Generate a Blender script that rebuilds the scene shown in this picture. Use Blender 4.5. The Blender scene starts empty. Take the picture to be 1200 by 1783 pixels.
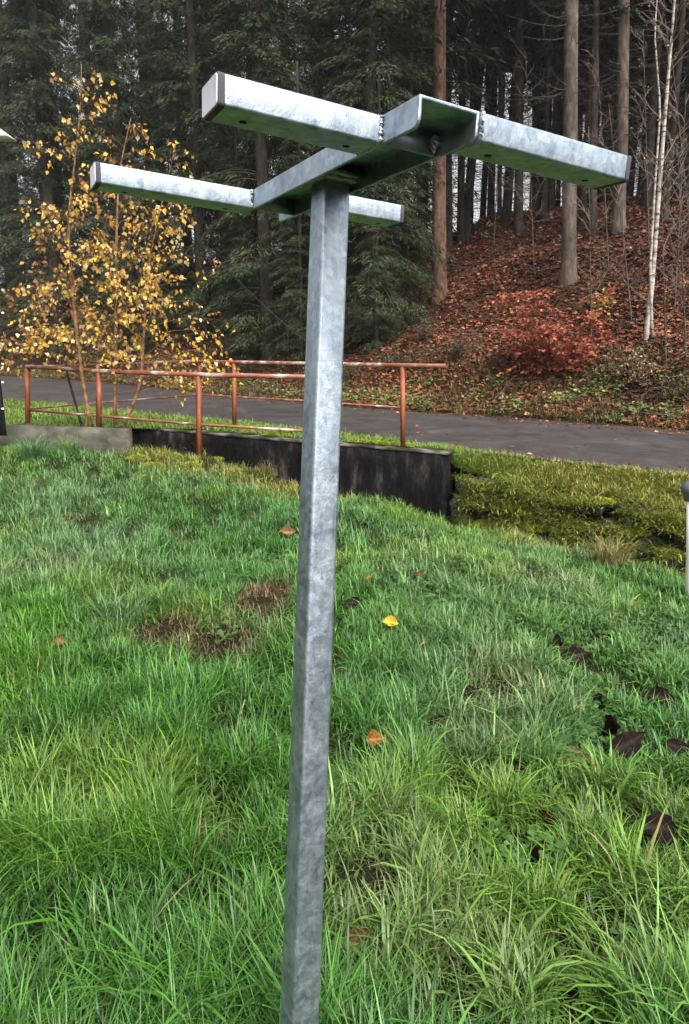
import bpy, bmesh, math
import numpy as np
from mathutils import Vector, Matrix
rng = np.random.default_rng(11)
rad = math.radians
scene = bpy.context.scene
COL = scene.collection

# ------------------------------------------------------------------ camera, world, sun, exposure
FPX, PITCH, CAMZ = 1100.0, rad(13.0), 1.5
cd = bpy.data.cameras.new('camera')
cd.sensor_fit = 'VERTICAL'; cd.sensor_height = 36.0; cd.lens = 36.0 * FPX / 1783.0
cd.clip_start = 0.05; cd.clip_end = 2000
cam = bpy.data.objects.new('camera', cd); COL.objects.link(cam)
cam.location = (0, 0, CAMZ); cam.rotation_euler = (rad(90) - PITCH, 0, 0)
scene.camera = cam

SUN_EL, SUN_AZ = rad(50), rad(152)      # azimuth clockwise from +Y : behind the camera, a little to its right
wd = bpy.data.worlds.new('World'); scene.world = wd; wd.use_nodes = True
nt = wd.node_tree; nt.nodes.clear()
sky = nt.nodes.new('ShaderNodeTexSky'); sky.sky_type = 'NISHITA'; sky.sun_disc = False
sky.sun_elevation = SUN_EL; sky.sun_rotation = SUN_AZ
sky.air_density = 1.0; sky.dust_density = 6.0; sky.ozone_density = 1.0
hs = nt.nodes.new('ShaderNodeHueSaturation'); hs.inputs['Saturation'].default_value = 0.18
bg = nt.nodes.new('ShaderNodeBackground'); bg.inputs['Strength'].default_value = 0.15
wo = nt.nodes.new('ShaderNodeOutputWorld')
nt.links.new(sky.outputs[0], hs.inputs['Color']); nt.links.new(hs.outputs[0], bg.inputs[0]); nt.links.new(bg.outputs[0], wo.inputs[0])
sl = bpy.data.lights.new('sun', 'SUN'); sl.energy = 1.4; sl.angle = rad(35); sl.color = (1.0, 0.97, 0.93)
so = bpy.data.objects.new('sun', sl); COL.objects.link(so)
sdir = Vector((math.sin(SUN_AZ) * math.cos(SUN_EL), math.cos(SUN_AZ) * math.cos(SUN_EL), math.sin(SUN_EL)))
so.rotation_euler = sdir.to_track_quat('Z', 'Y').to_euler()
scene.view_settings.view_transform = 'Standard'; scene.view_settings.look = 'None'
scene.view_settings.exposure = 1.15; scene.view_settings.gamma = 1.0; scene.view_settings.use_curve_mapping = False
scene.cycles.max_bounces = 6; scene.cycles.diffuse_bounces = 3; scene.cycles.glossy_bounces = 3
scene.cycles.transmission_bounces = 3; scene.cycles.transparent_max_bounces = 4
scene.cycles.caustics_reflective = False; scene.cycles.caustics_refractive = False
scene.cycles.use_denoising = True
scene.cycles.denoiser = 'OPENIMAGEDENOISE'; scene.cycles.denoising_input_passes = 'RGB_ALBEDO_NORMAL'; scene.cycles.denoising_prefilter = 'ACCURATE'

CAM = np.array([0, 0, CAMZ]); CR = np.array([1., 0, 0])
CF = np.array([0, math.cos(PITCH), -math.sin(PITCH)]); CU = np.array([0, math.sin(PITCH), math.cos(PITCH)])
def ray(px, py): return CR * (px - 600) / FPX + CU * (891.5 - py) / FPX + CF
def at(px, py, Y):
    d = ray(px, py); return CAM + d * (Y / d[1])

# ------------------------------------------------------------------ helpers
def nz(n):
    return n / (np.linalg.norm(n, axis=-1, keepdims=True) + 1e-12)
def vnoise(x, y, scale, seed=0):
    r = np.random.default_rng(1000 + seed); g = r.random((64, 64))
    x = np.asarray(x, float) / scale + 17.3; y = np.asarray(y, float) / scale + 9.1
    xi = np.floor(x).astype(int); yi = np.floor(y).astype(int); fx = x - xi; fy = y - yi
    fx = fx * fx * (3 - 2 * fx); fy = fy * fy * (3 - 2 * fy)
    a = g[xi % 64, yi % 64]; b = g[(xi + 1) % 64, yi % 64]; c = g[xi % 64, (yi + 1) % 64]; d = g[(xi + 1) % 64, (yi + 1) % 64]
    return (a * (1 - fx) + b * fx) * (1 - fy) + (c * (1 - fx) + d * fx) * fy
def mesh(name, V, faces, tint=None, smooth=False):
    """V (n,3); faces = list of int arrays (k,3) or (k,4); tint per vertex (n,3)"""
    V = np.asarray(V, np.float32)
    if not (isinstance(faces, list) and isinstance(faces[0], np.ndarray)): faces = [np.asarray(faces)]
    faces = [np.asarray(f, np.int32) for f in faces if len(f)]
    me = bpy.data.meshes.new(name); me.vertices.add(len(V)); me.vertices.foreach_set('co', V.ravel())
    li = np.concatenate([f.ravel() for f in faces]); cnt = np.concatenate([np.full(len(f), f.shape[1]) for f in faces])
    st = np.concatenate([[0], np.cumsum(cnt)[:-1]]).astype(np.int32)
    me.loops.add(len(li)); me.loops.foreach_set('vertex_index', li)
    me.polygons.add(len(cnt)); me.polygons.foreach_set('loop_start', st)
    try: me.polygons.foreach_set('loop_total', cnt.astype(np.int32))
    except Exception: pass
    me.update(calc_edges=True)
    if smooth: me.polygons.foreach_set('use_smooth', np.ones(len(cnt), bool))
    if tint is not None:
        a = me.attributes.new('tint', 'FLOAT_COLOR', 'POINT')
        t = np.ones((len(V), 4), np.float32); t[:, :3] = tint; a.data.foreach_set('color', t.ravel())
    return me
def obj(name, me, mat=None, parent=None, label=None, cat=None, group=None, kind=None):
    if mat is not None and len(me.materials) == 0: me.materials.append(mat)
    o = bpy.data.objects.new(name, me); COL.objects.link(o)
    if parent is not None: o.parent = parent
    tag(o, label, cat, group, kind); return o
def tag(o, label=None, cat=None, group=None, kind=None):
    if label: o['label'] = label
    if cat: o['category'] = cat
    if group: o['group'] = group
    if kind: o['kind'] = kind
    return o
def empty(name, loc, label, cat, group=None):
    o = bpy.data.objects.new(name, None); COL.objects.link(o); o.location = [float(v) for v in loc]; o.empty_display_size = .1
    return tag(o, label, cat, group)
class Acc:
    """gathers geometry for one mesh"""
    def __init__(s): s.V = []; s.F3 = []; s.F4 = []; s.T = []; s.n = 0
    def add(s, V, F, tint=None):
        V = np.asarray(V, float); F = np.asarray(F, np.int64)
        s.V.append(V); (s.F3 if F.shape[1] == 3 else s.F4).append(F + s.n); s.n += len(V)
        s.T.append(np.broadcast_to(np.asarray(tint if tint is not None else (1, 1, 1), float), (len(V), 3)))
    def mesh(s, name, smooth=False):
        f = []
        if s.F3: f.append(np.concatenate(s.F3))
        if s.F4: f.append(np.concatenate(s.F4))
        return mesh(name, np.concatenate(s.V), f, np.concatenate(s.T), smooth)
def tube(P, R, n=6, cap=True):
    P = np.asarray(P, float); m = len(P); R = np.broadcast_to(np.asarray(R, float), (m,))
    T = np.gradient(P, axis=0) if m > 2 else np.repeat(P[1:] - P[:1], 2, 0); T = nz(T)
    ref = np.array([0, 0, 1.]) if abs(T[0][2]) < .9 else np.array([1., 0, 0])
    A = nz(np.cross(T, ref)); B = np.cross(T, A); an = np.arange(n) * 2 * math.pi / n
    V = (P[:, None] + R[:, None, None] * (np.cos(an)[None, :, None] * A[:, None] + np.sin(an)[None, :, None] * B[:, None])).reshape(-1, 3)
    i = np.arange(m - 1)[:, None] * n; j = np.arange(n)[None]; k = (j + 1) % n
    F = np.stack([i + j, i + k, i + n + k, i + n + j], -1).reshape(-1, 4)
    if cap:
        V = np.vstack([V, P[:1], P[-1:]]); c0 = m * n; e = (m - 1) * n
        F2 = [[c0, (q + 1) % n, q, q] for q in range(n)] + [[c0 + 1, e + q, e + (q + 1) % n, e + (q + 1) % n] for q in range(n)]
        return V, [F, np.array([[f[0], f[1], f[2]] for f in F2[:n]] + [[f[0], f[1], f[2]] for f in F2[n:]])]
    return V, [F]
def add_tube(acc, P, R, n=6, tint=None, cap=True):
    V, Fs = tube(P, R, n, cap); base = acc.n
    acc.V.append(V); acc.T.append(np.broadcast_to(np.asarray(tint if tint is not None else (1, 1, 1), float), (len(V), 3)))
    acc.F4.append(Fs[0] + base)
    if cap: acc.F3.append(Fs[1] + base)
    acc.n += len(V)
def tubes_np(P, R, n=3):
    """many tubes: P (k,m,3), R (k,m) -> V,F quads"""
    k, m, _ = P.shape; T = nz(np.gradient(P, axis=1)); ref = np.where(np.abs(T[..., 2:]) < .9, np.array([0, 0, 1.]), np.array([1., 0, 0]))
    A = nz(np.cross(T, ref)); B = np.cross(T, A); an = np.arange(n) * 2 * math.pi / n
    V = P[:, :, None] + R[:, :, None, None] * (np.cos(an)[:, None] * A[:, :, None] + np.sin(an)[:, None] * B[:, :, None])
    V = V.reshape(-1, 3); b = (np.arange(k) * m * n)[:, None, None]; i = (np.arange(m - 1) * n)[None, :, None]; j = np.arange(n)[None, None]
    q = (j + 1) % n
    F = np.stack(np.broadcast_arrays(b + i + j, b + i + q, b + i + n + q, b + i + n + j), -1).reshape(-1, 4)
    return V, F
def diamonds(C, D, N, L, W, fold=0.0, wide=.5):
    """leaf-shaped cards: C base (k,3), D direction, N normal, L length, W width ; two quads-tris folded on the midrib"""
    D = nz(D); S = nz(np.cross(D, N)); N2 = np.cross(S, D); L = np.asarray(L)[:, None]; W = np.asarray(W)[:, None]
    tip = C + D * L; mid = C + D * L * wide
    a = mid + S * W * .5 + N2 * W * fold; b = mid - S * W * .5 + N2 * W * fold
    V = np.stack([C, a, tip, b], 1).reshape(-1, 3); i = np.arange(len(C))[:, None] * 4
    F = np.concatenate([i + np.array([[0, 1, 2]]), i + np.array([[0, 2, 3]])])
    return V, F
def blades(P, L, W, head, lean, curl, nseg=3):
    """grass blades, ribbons bending over; returns V (k*(2nseg+1)), quads, tris"""
    k = len(P); t = np.linspace(0, 1, nseg + 1)
    H = np.stack([np.cos(head), np.sin(head), 0 * head], -1); S = np.stack([-np.sin(head), np.cos(head), 0 * head], -1)
    ang = lean[:, None] + curl[:, None] * t[None] ** 1.3
    dx = np.sin(ang); dz = np.cos(ang)
    X = np.concatenate([np.zeros((k, 1)), np.cumsum((dx[:, 1:] + dx[:, :-1]) / 2, 1)], 1) / nseg * L[:, None]
    Z = np.concatenate([np.zeros((k, 1)), np.cumsum((dz[:, 1:] + dz[:, :-1]) / 2, 1)], 1) / nseg * L[:, None]
    ctr = P[:, None] + H[:, None] * X[..., None] + np.array([0, 0, 1.]) * Z[..., None]
    w = W[:, None] * (1 - .75 * t[None] ** 1.6) * .5
    Lf = ctr[:, :-1] - S[:, None] * w[:, :-1, None]; Rt = ctr[:, :-1] + S[:, None] * w[:, :-1, None]
    V = np.concatenate([np.stack([Lf, Rt], 2).reshape(k, 2 * nseg, 3), ctr[:, -1:]], 1)
    nv = 2 * nseg + 1; b = (np.arange(k) * nv)[:, None]
    Q = np.concatenate([b + np.array([[2 * s, 2 * s + 1, 2 * s + 3, 2 * s + 2]]) for s in range(nseg - 1)]) if nseg > 1 else np.zeros((0, 4), int)
    T = b + np.array([[2 * nseg - 2, 2 * nseg - 1, 2 * nseg]])
    return V.reshape(-1, 3), Q, T, np.tile(np.repeat(t, 2)[:-1], k)
def jit(base, n, amt=.2):
    base = np.asarray(base, float)
    return base * (1 + amt * (rng.random((n, 1)) * 2 - 1)) * (1 + amt * .35 * (rng.random((n, 3)) * 2 - 1))

# ------------------------------------------------------------------ materials
def newmat(name):
    m = bpy.data.materials.new(name); m.use_nodes = True; t = m.node_tree
    return m, t, t.nodes['Principled BSDF'], t.nodes['Material Output']
def N(t, typ, **kw):
    n = t.nodes.new(typ)
    for k, v in kw.items():
        if k in n.inputs: n.inputs[k].default_value = v
        else: setattr(n, k, v)
    return n
def ramp(t, src, stops):
    r = t.nodes.new('ShaderNodeValToRGB'); e = r.color_ramp.elements
    while len(e) < len(stops): e.new(.5)
    for q, (p, c) in zip(e, stops): q.position = p; q.color = (*c, 1)
    t.links.new(src, r.inputs[0]); return r
def leafmat(name, rough=.5, spec=.4, trans=.25, noise=0.0):
    m, t, b, o = newmat(name)
    a = N(t, 'ShaderNodeAttribute', attribute_name='tint')
    t.links.new(a.outputs['Color'], b.inputs['Base Color'])
    b.inputs['Roughness'].default_value = rough; b.inputs['Specular IOR Level'].default_value = spec
    if trans > 0:
        tr = N(t, 'ShaderNodeBsdfTranslucent'); t.links.new(a.outputs['Color'], tr.inputs[0])
        mx = N(t, 'ShaderNodeMixShader'); mx.inputs[0].default_value = trans
        t.links.new(b.outputs[0], mx.inputs[1]); t.links.new(tr.outputs[0], mx.inputs[2]); t.links.new(mx.outputs[0], o.inputs[0])
    return m
M = {}
M['grass'] = leafmat('grass_blades', .42, .42, .10)
M['leaf'] = leafmat('autumn_leaf', .5, .4, .3)
M['litter'] = leafmat('leaf_litter', .6, .35, .05)
M['needle'] = leafmat('spruce_needles', .6, .3, .12)
M['deadleaf'] = leafmat('wet_dead_leaf', .7, .05, .04)
M['twig'] = leafmat('twig_bark', .8, .2, 0)
def noisy(name, stops, scale=(8, 8, 8), detail=6, rough=.8, spec=.3, bump=.3, bscale=None, dist=.01, metallic=0, rstops=None, coords='Object', nrough=.6):
    m, t, b, o = newmat(name)
    tc = N(t, 'ShaderNodeTexCoord'); mp = N(t, 'ShaderNodeMapping'); mp.inputs['Scale'].default_value = scale
    t.links.new(tc.outputs[coords], mp.inputs[0])
    nn = N(t, 'ShaderNodeTexNoise', Scale=1.0, Detail=detail, Roughness=nrough); t.links.new(mp.outputs[0], nn.inputs['Vector'])
    r = ramp(t, nn.outputs[0], stops); t.links.new(r.outputs[0], b.inputs['Base Color'])
    b.inputs['Roughness'].default_value = rough; b.inputs['Specular IOR Level'].default_value = spec; b.inputs['Metallic'].default_value = metallic
    if bump:
        n2 = N(t, 'ShaderNodeTexNoise', Scale=(bscale or 3.0), Detail=8, Roughness=.65); t.links.new(mp.outputs[0], n2.inputs['Vector'])
        bp = N(t, 'ShaderNodeBump', Strength=bump, Distance=dist); t.links.new(n2.outputs[0], bp.inputs['Height']); t.links.new(bp.outputs[0], b.inputs['Normal'])
    if rstops:
        rr = ramp(t, nn.outputs[0], [(p, (v, v, v)) for p, v in rstops]); t.links.new(rr.outputs[0], b.inputs['Roughness'])
    return m
def galvanised():
    m, t, b, o = newmat('galvanised_steel')
    tc = N(t, 'ShaderNodeTexCoord'); L = t.links.new
    n1 = N(t, 'ShaderNodeTexNoise', Scale=14, Detail=6, Roughness=.6); L(tc.outputs['Object'], n1.inputs['Vector'])
    n2 = N(t, 'ShaderNodeTexNoise', Scale=38, Detail=4, Roughness=.7, Distortion=.6); L(tc.outputs['Object'], n2.inputs['Vector'])
    mx = N(t, 'ShaderNodeMix', data_type='FLOAT'); mx.inputs[0].default_value = .5
    L(n1.outputs[0], mx.inputs[2]); L(n2.outputs[0], mx.inputs[3])
    r = ramp(t, mx.outputs[0], [(.34, (.25, .30, .345)), (.45, (.36, .415, .465)), (.55, (.43, .485, .535)), (.68, (.56, .605, .645))])
    # zinc spangle: faint crystal patches
    vs = N(t, 'ShaderNodeTexVoronoi', Scale=95); vs.inputs['Randomness'].default_value = 1.0; L(tc.outputs['Object'], vs.inputs['Vector'])
    sep = N(t, 'ShaderNodeSeparateColor'); L(vs.outputs['Color'], sep.inputs[0])
    rs = ramp(t, sep.outputs[0], [(0, (.66, .69, .72)), (1, (1.08, 1.08, 1.08))])
    ms = N(t, 'ShaderNodeMix', data_type='RGBA', blend_type='MULTIPLY'); ms.inputs[0].default_value = .75; L(r.outputs[0], ms.inputs[6]); L(rs.outputs[0], ms.inputs[7])
    # pale and dark runs along the profile
    mr = N(t, 'ShaderNodeMapping'); mr.inputs['Scale'].default_value = (55, 55, 6); L(tc.outputs['Object'], mr.inputs[0])
    nr = N(t, 'ShaderNodeTexNoise', Scale=1, Detail=5, Roughness=.7, Distortion=1.2); L(mr.outputs[0], nr.inputs['Vector'])
    rn = ramp(t, nr.outputs[0], [(.33, (.70, .73, .76)), (.46, (.98, .99, 1)), (.62, (1, 1, 1)), (.7, (1.15, 1.15, 1.15))])
    mq = N(t, 'ShaderNodeMix', data_type='RGBA', blend_type='MULTIPLY'); mq.inputs[0].default_value = .8; L(ms.outputs[2], mq.inputs[6]); L(rn.outputs[0], mq.inputs[7])
    # small dark specks of the zinc coat
    sp = N(t, 'ShaderNodeTexVoronoi', Scale=75); L(tc.outputs['Object'], sp.inputs['Vector'])
    r2 = ramp(t, sp.outputs['Distance'], [(.05, (.35, .35, .35)), (.1, (1, 1, 1))])
    n3 = N(t, 'ShaderNodeTexNoise', Scale=20, Detail=2); L(tc.outputs['Object'], n3.inputs['Vector'])
    r3 = ramp(t, n3.outputs[0], [(.6, (0, 0, 0)), (.68, (1, 1, 1))])
    mm = N(t, 'ShaderNodeMix', data_type='RGBA', blend_type='MULTIPLY'); L(r3.outputs[0], mm.inputs[0]); L(mq.outputs[2], mm.inputs[6]); L(r2.outputs[0], mm.inputs[7])
    L(mm.outputs[2], b.inputs['Base Color'])
    b.inputs['Metallic'].default_value = .95
    rr = ramp(t, n2.outputs[0], [(.3, (.40, .40, .40)), (.7, (.55, .55, .55))]); L(rr.outputs[0], b.inputs['Roughness'])
    mpb = N(t, 'ShaderNodeMapping'); mpb.inputs['Scale'].default_value = (260, 260, 170); L(tc.outputs['Object'], mpb.inputs[0])
    nb = N(t, 'ShaderNodeTexNoise', Scale=1, Detail=6, Roughness=.6); L(mpb.outputs[0], nb.inputs['Vector'])
    nb2 = N(t, 'ShaderNodeTexNoise', Scale=30, Detail=3); L(tc.outputs['Object'], nb2.inputs['Vector'])
    b1 = N(t, 'ShaderNodeBump', Strength=.32, Distance=.002); L(nb.outputs[0], b1.inputs['Height'])
    b2 = N(t, 'ShaderNodeBump', Strength=.08, Distance=.006); L(nb2.outputs[0], b2.inputs['Height']); L(b1.outputs[0], b2.inputs['Normal'])
    L(b2.outputs[0], b.inputs['Normal']); return m
M['galv'] = galvanised()
M['weld'] = noisy('weld_zinc', [(.35, (.3, .32, .35)), (.6, (.62, .63, .66))], (60, 60, 60), 4, .4, .5, .5, 3, .004, .75)
M['cap'] = noisy('grey_cap', [(.3, (.045, .043, .055)), (.7, (.075, .07, .085))], (30, 30, 30), 3, .6, .25, .1)
M['capface'] = noisy('skylit_cap_face', [(.3, (.5, .5, .52)), (.7, (.68, .68, .69))], (20, 20, 20), 3, .4, .5, .1, None, .01, .3)
M['hole'] = noisy('dark_hole', [(.3, (.01, .012, .01)), (.7, (.02, .022, .02))], (30, 30, 30), 2, .9, .1, 0)
M['asphalt'] = noisy('wet_asphalt', [(.3, (.028, .0235, .0225)), (.45, (.046, .0395, .038)), (.58, (.058, .050, .048)), (.72, (.10, .088, .084))], (1.6, 1.6, 5), 12, .5, .3, .6, 60, .006, 0, [(.35, .42), (.65, .68)], 'Object', .78)
M['soil'] = noisy('meadow_soil', [(.3, (.010, .009, .004)), (.5, (.018, .018, .006)), (.7, (.03, .03, .012))], (6, 6, 6), 8, .95, .1, .6, 5, .03)
M['verge'] = noisy('verge_soil', [(.3, (.03, .03, .01)), (.5, (.06, .07, .02)), (.7, (.1, .09, .03))], (5, 5, 5), 8, .95, .1, .6, 5, .03)
M['hill'] = noisy('forest_floor', [(.3, (.016, .010, .006)), (.5, (.045, .020, .010)), (.62, (.075, .03, .014)), (.75, (.1, .045, .02))], (3, 3, 3), 9, .9, .15, .8, 4, .06)
M['blackwall'] = noisy('stained_concrete', [(.34, (.004, .0035, .0035)), (.50, (.009, .008, .008)), (.58, (.020, .018, .017)), (.65, (.05, .046, .045)), (.72, (.14, .13, .125))], (5, 5, 1.7), 10, .9, .06, .9, 4, .03, 0, None, 'Object', .72)
M['coping'] = noisy('worn_coping', [(.4, (.015, .014, .012)), (.52, (.05, .05, .03)), (.66, (.20, .185, .165))], (4, 4, 4), 7, .85, .3, .5, 5, .01)
M['kerb'] = noisy('mossy_concrete', [(.34, (.03, .03, .02)), (.5, (.075, .07, .052)), (.66, (.13, .12, .095))], (3, 3, 5), 8, .85, .3, .5, 6, .01)
M['stone'] = noisy('dark_field_stone', [(.3, (.018, .02, .018)), (.5, (.04, .045, .04)), (.7, (.09, .095, .08))], (5, 5, 5), 8, .8, .3, .7, 4, .02)
M['rust'] = noisy('rusty_red_paint', [(.30, (.07, .028, .017)), (.44, (.21, .058, .024)), (.58, (.33, .088, .032)), (.68, (.36, .13, .075)), (.78, (.42, .36, .32))], (7, 7, 2.5), 8, .55, .4, .35, 6, .004)
M['rail'] = noisy('rusty_rail_paint', [(.28, (.06, .026, .017)), (.42, (.19, .055, .03)), (.52, (.25, .085, .05)), (.6, (.40, .35, .32)), (.75, (.52, .48, .46))], (2.2, 7, 7), 8, .5, .4, .35, 6, .004, 0, None, 'Object', .7)
M['barkA'] = noisy('spruce_bark_red', [(.3, (.06, .034, .022)), (.5, (.125, .07, .047)), (.7, (.2, .12, .083))], (9, 9, 3.5), 8, .9, .15, .9, 4, .03)
M['barkB'] = noisy('spruce_bark_grey', [(.3, (.045, .034, .027)), (.5, (.095, .072, .058)), (.7, (.17, .135, .11))], (9, 9, 3.5), 8, .9, .15, .9, 4, .03)
M['barkD'] = noisy('spruce_bark_dark', [(.3, (.016, .013, .010)), (.5, (.036, .029, .023)), (.7, (.07, .055, .043))], (9, 9, 3.5), 6, .9, .15, .6, 4, .03)
M['birch'] = noisy('white_birch_bark', [(.38, (.04, .035, .03)), (.46, (.28, .245, .20)), (.62, (.46, .42, .36))], (6, 6, 16), 7, .7, .3, .3, 5, .006)
M['birchy'] = noisy('young_birch_bark', [(.35, (.07, .035, .014)), (.5, (.20, .10, .04)), (.68, (.33, .20, .09))], (8, 8, 12), 6, .65, .35, .3, 5, .004)
M['black'] = noisy('black_metal', [(.3, (.012, .012, .013)), (.7, (.03, .03, .032))], (10, 10, 10), 4, .5, .4, .1)
M['white'] = noisy('white_coat', [(.3, (.62, .62, .6)), (.7, (.8, .8, .78))], (8, 8, 8), 5, .45, .4, .1)
M['greycap'] = noisy('dark_grey_cap', [(.3, (.06, .065, .075)), (.7, (.12, .125, .14))], (12, 12, 12), 4, .45, .4, .1)
M['cable'] = noisy('cable_rubber', [(.3, (.01, .01, .01)), (.7, (.02, .02, .02))], (5, 5, 5), 2, .6, .3, 0)

# ------------------------------------------------------------------ the ground: meadow height field
GP = np.array([(0, 0, 0), (-3, 1, 0), (3, 1, -.03), (-3, 4, .02), (-6, 5, .1), (-9, 9, .25), (-5.6, 10.0, .24), (-3.4, 9.2, .24), (-2.2, 9.3, .22), (-1.5, 9.0, .02), (-.7, 8.6, -.16),
    (.4, 8.3, -.36), (1.3, 7.9, -.56), (1.9, 7.2, -.45), (0, 7.5, -.1), (.8, 7.2, -.22), (2.3, 5.6, -.30), (2.7, 4.6, -.30), (3.6, 3.2, -.28), (1.2, 5, -.10), (0, 4, 0), (0, 6, -.02), (-2, 7, .1),
    (2.3, 7.65, -.72), (3.2, 6.7, -.80), (3.9, 5.9, -.9), (5.5, 4.8, -1.0), (8, 3, -1.1), (6, 1, -.5), (14, 0, -1.2), (-14, 14, .3), (-14, 0, .1), (0, -8, 0), (12, -8, -.4), (-12, -8, .1)])
def G(x, y):
    x = np.asarray(x, float); y = np.asarray(y, float); sh = x.shape; x = x.ravel(); y = y.ravel(); out = np.empty_like(x)
    for s in range(0, len(x), 50000):
        d2 = (x[s:s + 50000, None] - GP[:, 0]) ** 2 + (y[s:s + 50000, None] - GP[:, 1]) ** 2 + .12
        w = d2 ** -1.7; out[s:s + 50000] = (w * GP[:, 2]).sum(1) / w.sum(1)
    out += (vnoise(x, y, .8, 1) - .5) * .09 + (vnoise(x, y, .28, 2) - .5) * .045
    return out.reshape(sh)
def hit(px, py, dz=0.0):
    d = ray(px, py); lo = .6
    for Y in np.arange(.7, 14, .04):
        p = CAM + d * (Y / d[1])
        if p[2] < float(G(p[0:1], p[1:2])[0]) + dz: return p
    return CAM + d * (14 / d[1])
def gridmesh(name, x, y, fn, skirt=None):
    X, Y = np.meshgrid(x, y); Z = fn(X, Y); V = np.stack([X, Y, Z], -1).reshape(-1, 3); nx = len(x); ny = len(y)
    i = (np.arange(ny - 1)[:, None] * nx + np.arange(nx - 1)[None]).ravel()
    return mesh(name, V, np.stack([i, i + 1, i + nx + 1, i + nx], -1), None, True)
def Gfar(x, y):
    g = G(x, y); far = np.clip((y - 11.5) / 3, 0, 1) * 1.0
    return g - far * .8
xs = np.concatenate([[-300, -120, -60, -30, -20], np.arange(-14, 10, .14), [10, 14, 20, 30, 60, 120, 300]])
ys = np.concatenate([[-300, -100, -40, -20, -10, -5, -2], np.arange(-1, 11, .14), [11.5, 13, 16, 25, 60, 120, 300]])
obj('ground', gridmesh('ground', xs, ys, Gfar), M['soil'], kind='structure')

# ------------------------------------------------------------------ road, verge, hillside
near = [(1700, 850, 5.2), (1200, 828, 7.4), (960, 802, 8.2), (780, 782, 9.0), (500, 743, 11.3), (250, 716, 15.0), (100, 700, 19.0), (-150, 676, 25.0), (-400, 660, 34.0)]
farr = [(1700, 790, 7.8), (1200, 750, 10.8), (1040, 738.5, 11.7), (900, 729, 12.6), (600, 708, 15.0), (354, 684, 20.0), (160, 664, 26.0), (-60, 650, 33.0), (-300, 640, 44.0)]
NE = np.array([at(*p) for p in near]); FE = np.array([at(*p) for p in farr])
def resample(P, n):
    d = np.concatenate([[0], np.cumsum(np.linalg.norm(np.diff(P, axis=0), axis=1))]); s = np.linspace(0, 1, n)
    u = np.arange(len(P)) / (len(P) - 1)
    Q = np.stack([np.interp(s, u, P[:, k]) for k in range(3)], -1)
    for _ in range(6): Q[1:-1] = (Q[:-2] + 2 * Q[1:-1] + Q[2:]) / 4
    return Q
NR, FR = resample(NE, 97), resample(FE, 97)
def strip(name, A, B, n, zf=None):
    t = np.linspace(0, 1, n)[None, :, None]; V = A[:, None] * (1 - t) + B[:, None] * t
    if zf is not None: V = zf(V)
    m = len(A); i = (np.arange(m - 1)[:, None] * n + np.arange(n - 1)[None]).ravel()
    return V, mesh(name, V.reshape(-1, 3), np.stack([i, i + n, i + n + 1, i + 1], -1), None, True)
edge = np.random.default_rng(3)
NRw = NR.copy(); NRw[:, :2] += (edge.random((97, 1)) - .5) * .12 * np.array([[.5, .85]])
_, rm = strip('road', NRw, FR, 9)
obj('road', rm, M['asphalt'], kind='structure')
# front line of the verge : stone bank on the right, black wall in the middle, kerb on the left
front = np.array([at(1750, 905, 4.3) * [1, 1, 0] + [0, 0, -.12], [4.25, 6.35, -.06], [2.9, 7.4, .0], [1.5, 8.35, .16], [1.2, 8.5, .38], [-.5, 9.1, .45], [-2.2, 9.8, .55], [-3.0, 9.75, .56], [-5.6, 10.2, .55], [-12, 12, .6], [-24, 16, .7]])
uf = np.array([0, .09, .22, .34, .375, .44, .5, .535, .62, .82, 1.]); s97 = np.linspace(0, 1, 97)
FL = np.stack([np.interp(s97, uf, front[:, k]) for k in range(3)], -1)
def verge_z(V):
    V = V.copy(); V[:, -1, 2] -= 0; V[..., 2] += (vnoise(V[..., 0], V[..., 1], .5, 4) - .5) * .08 * np.linspace(0, 1, V.shape[1])[None] - .004
    return V
VG = strip('verge', NR + (FR - NR) * .02, FL, 9, verge_z)
obj('verge', VG[1], M['verge'], kind='structure')
# hillside : profile measured away from the far road edge
tg = np.gradient(FR, axis=0); nrm = nz(np.stack([-tg[:, 1], tg[:, 0], 0 * tg[:, 0]], -1))
if nrm[40, 1] < 0: nrm = -nrm
for _ in range(30): nrm[1:-1] = nz(nrm[:-2] + 2 * nrm[1:-1] + nrm[2:])
tt = np.concatenate([np.linspace(-.15, 13, 46), np.linspace(13.8, 70, 24)])
def hprof(t): return np.where(t < 1.2, .30 * np.clip(t, 0, None), .36 + .58 * (np.minimum(t, 11) - 1.2)) + np.where(t > 11, .15 * np.minimum(t - 11, 16), 0)
HV = FR[:, None] + nrm[:, None] * tt[None, :, None]
HV[..., 2] += hprof(tt)[None] + ((vnoise(HV[..., 0], HV[..., 1], 2.2, 6) - .5) * .7 + (vnoise(HV[..., 0], HV[..., 1], .7, 7) - .5) * .28) * np.clip(tt / 2.5, 0, 1)[None] - .012
nh = len(tt); i = (np.arange(96)[:, None] * nh + np.arange(nh - 1)[None]).ravel()
HF = np.stack([i, i + nh, i + nh + 1, i + 1], -1)
obj('hillside', mesh('hillside', HV.reshape(-1, 3), HF, None, True), M['hill'], kind='structure')
from mathutils.bvhtree import BVHTree
HB = BVHTree.FromPolygons([tuple(v) for v in HV.reshape(-1, 3)], [tuple(f) for f in HF])
VB = BVHTree.FromPolygons([tuple(v) for v in VG[0].reshape(-1, 3)], [tuple(f) for f in np.stack([(np.arange(96)[:, None] * 9 + np.arange(8)[None]).ravel() + k for k in (0, 9, 10, 1)], -1)])
def hillhit(px, py):
    d = Vector(ray(px, py)); h = HB.ray_cast(Vector(CAM), d.normalized())
    return np.array(h[0]) if h[0] is not None else None
def hillz(x, y):
    h = HB.ray_cast(Vector((x, y, 60)), Vector((0, 0, -1))); return h[0].z if h[0] is not None else None
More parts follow.
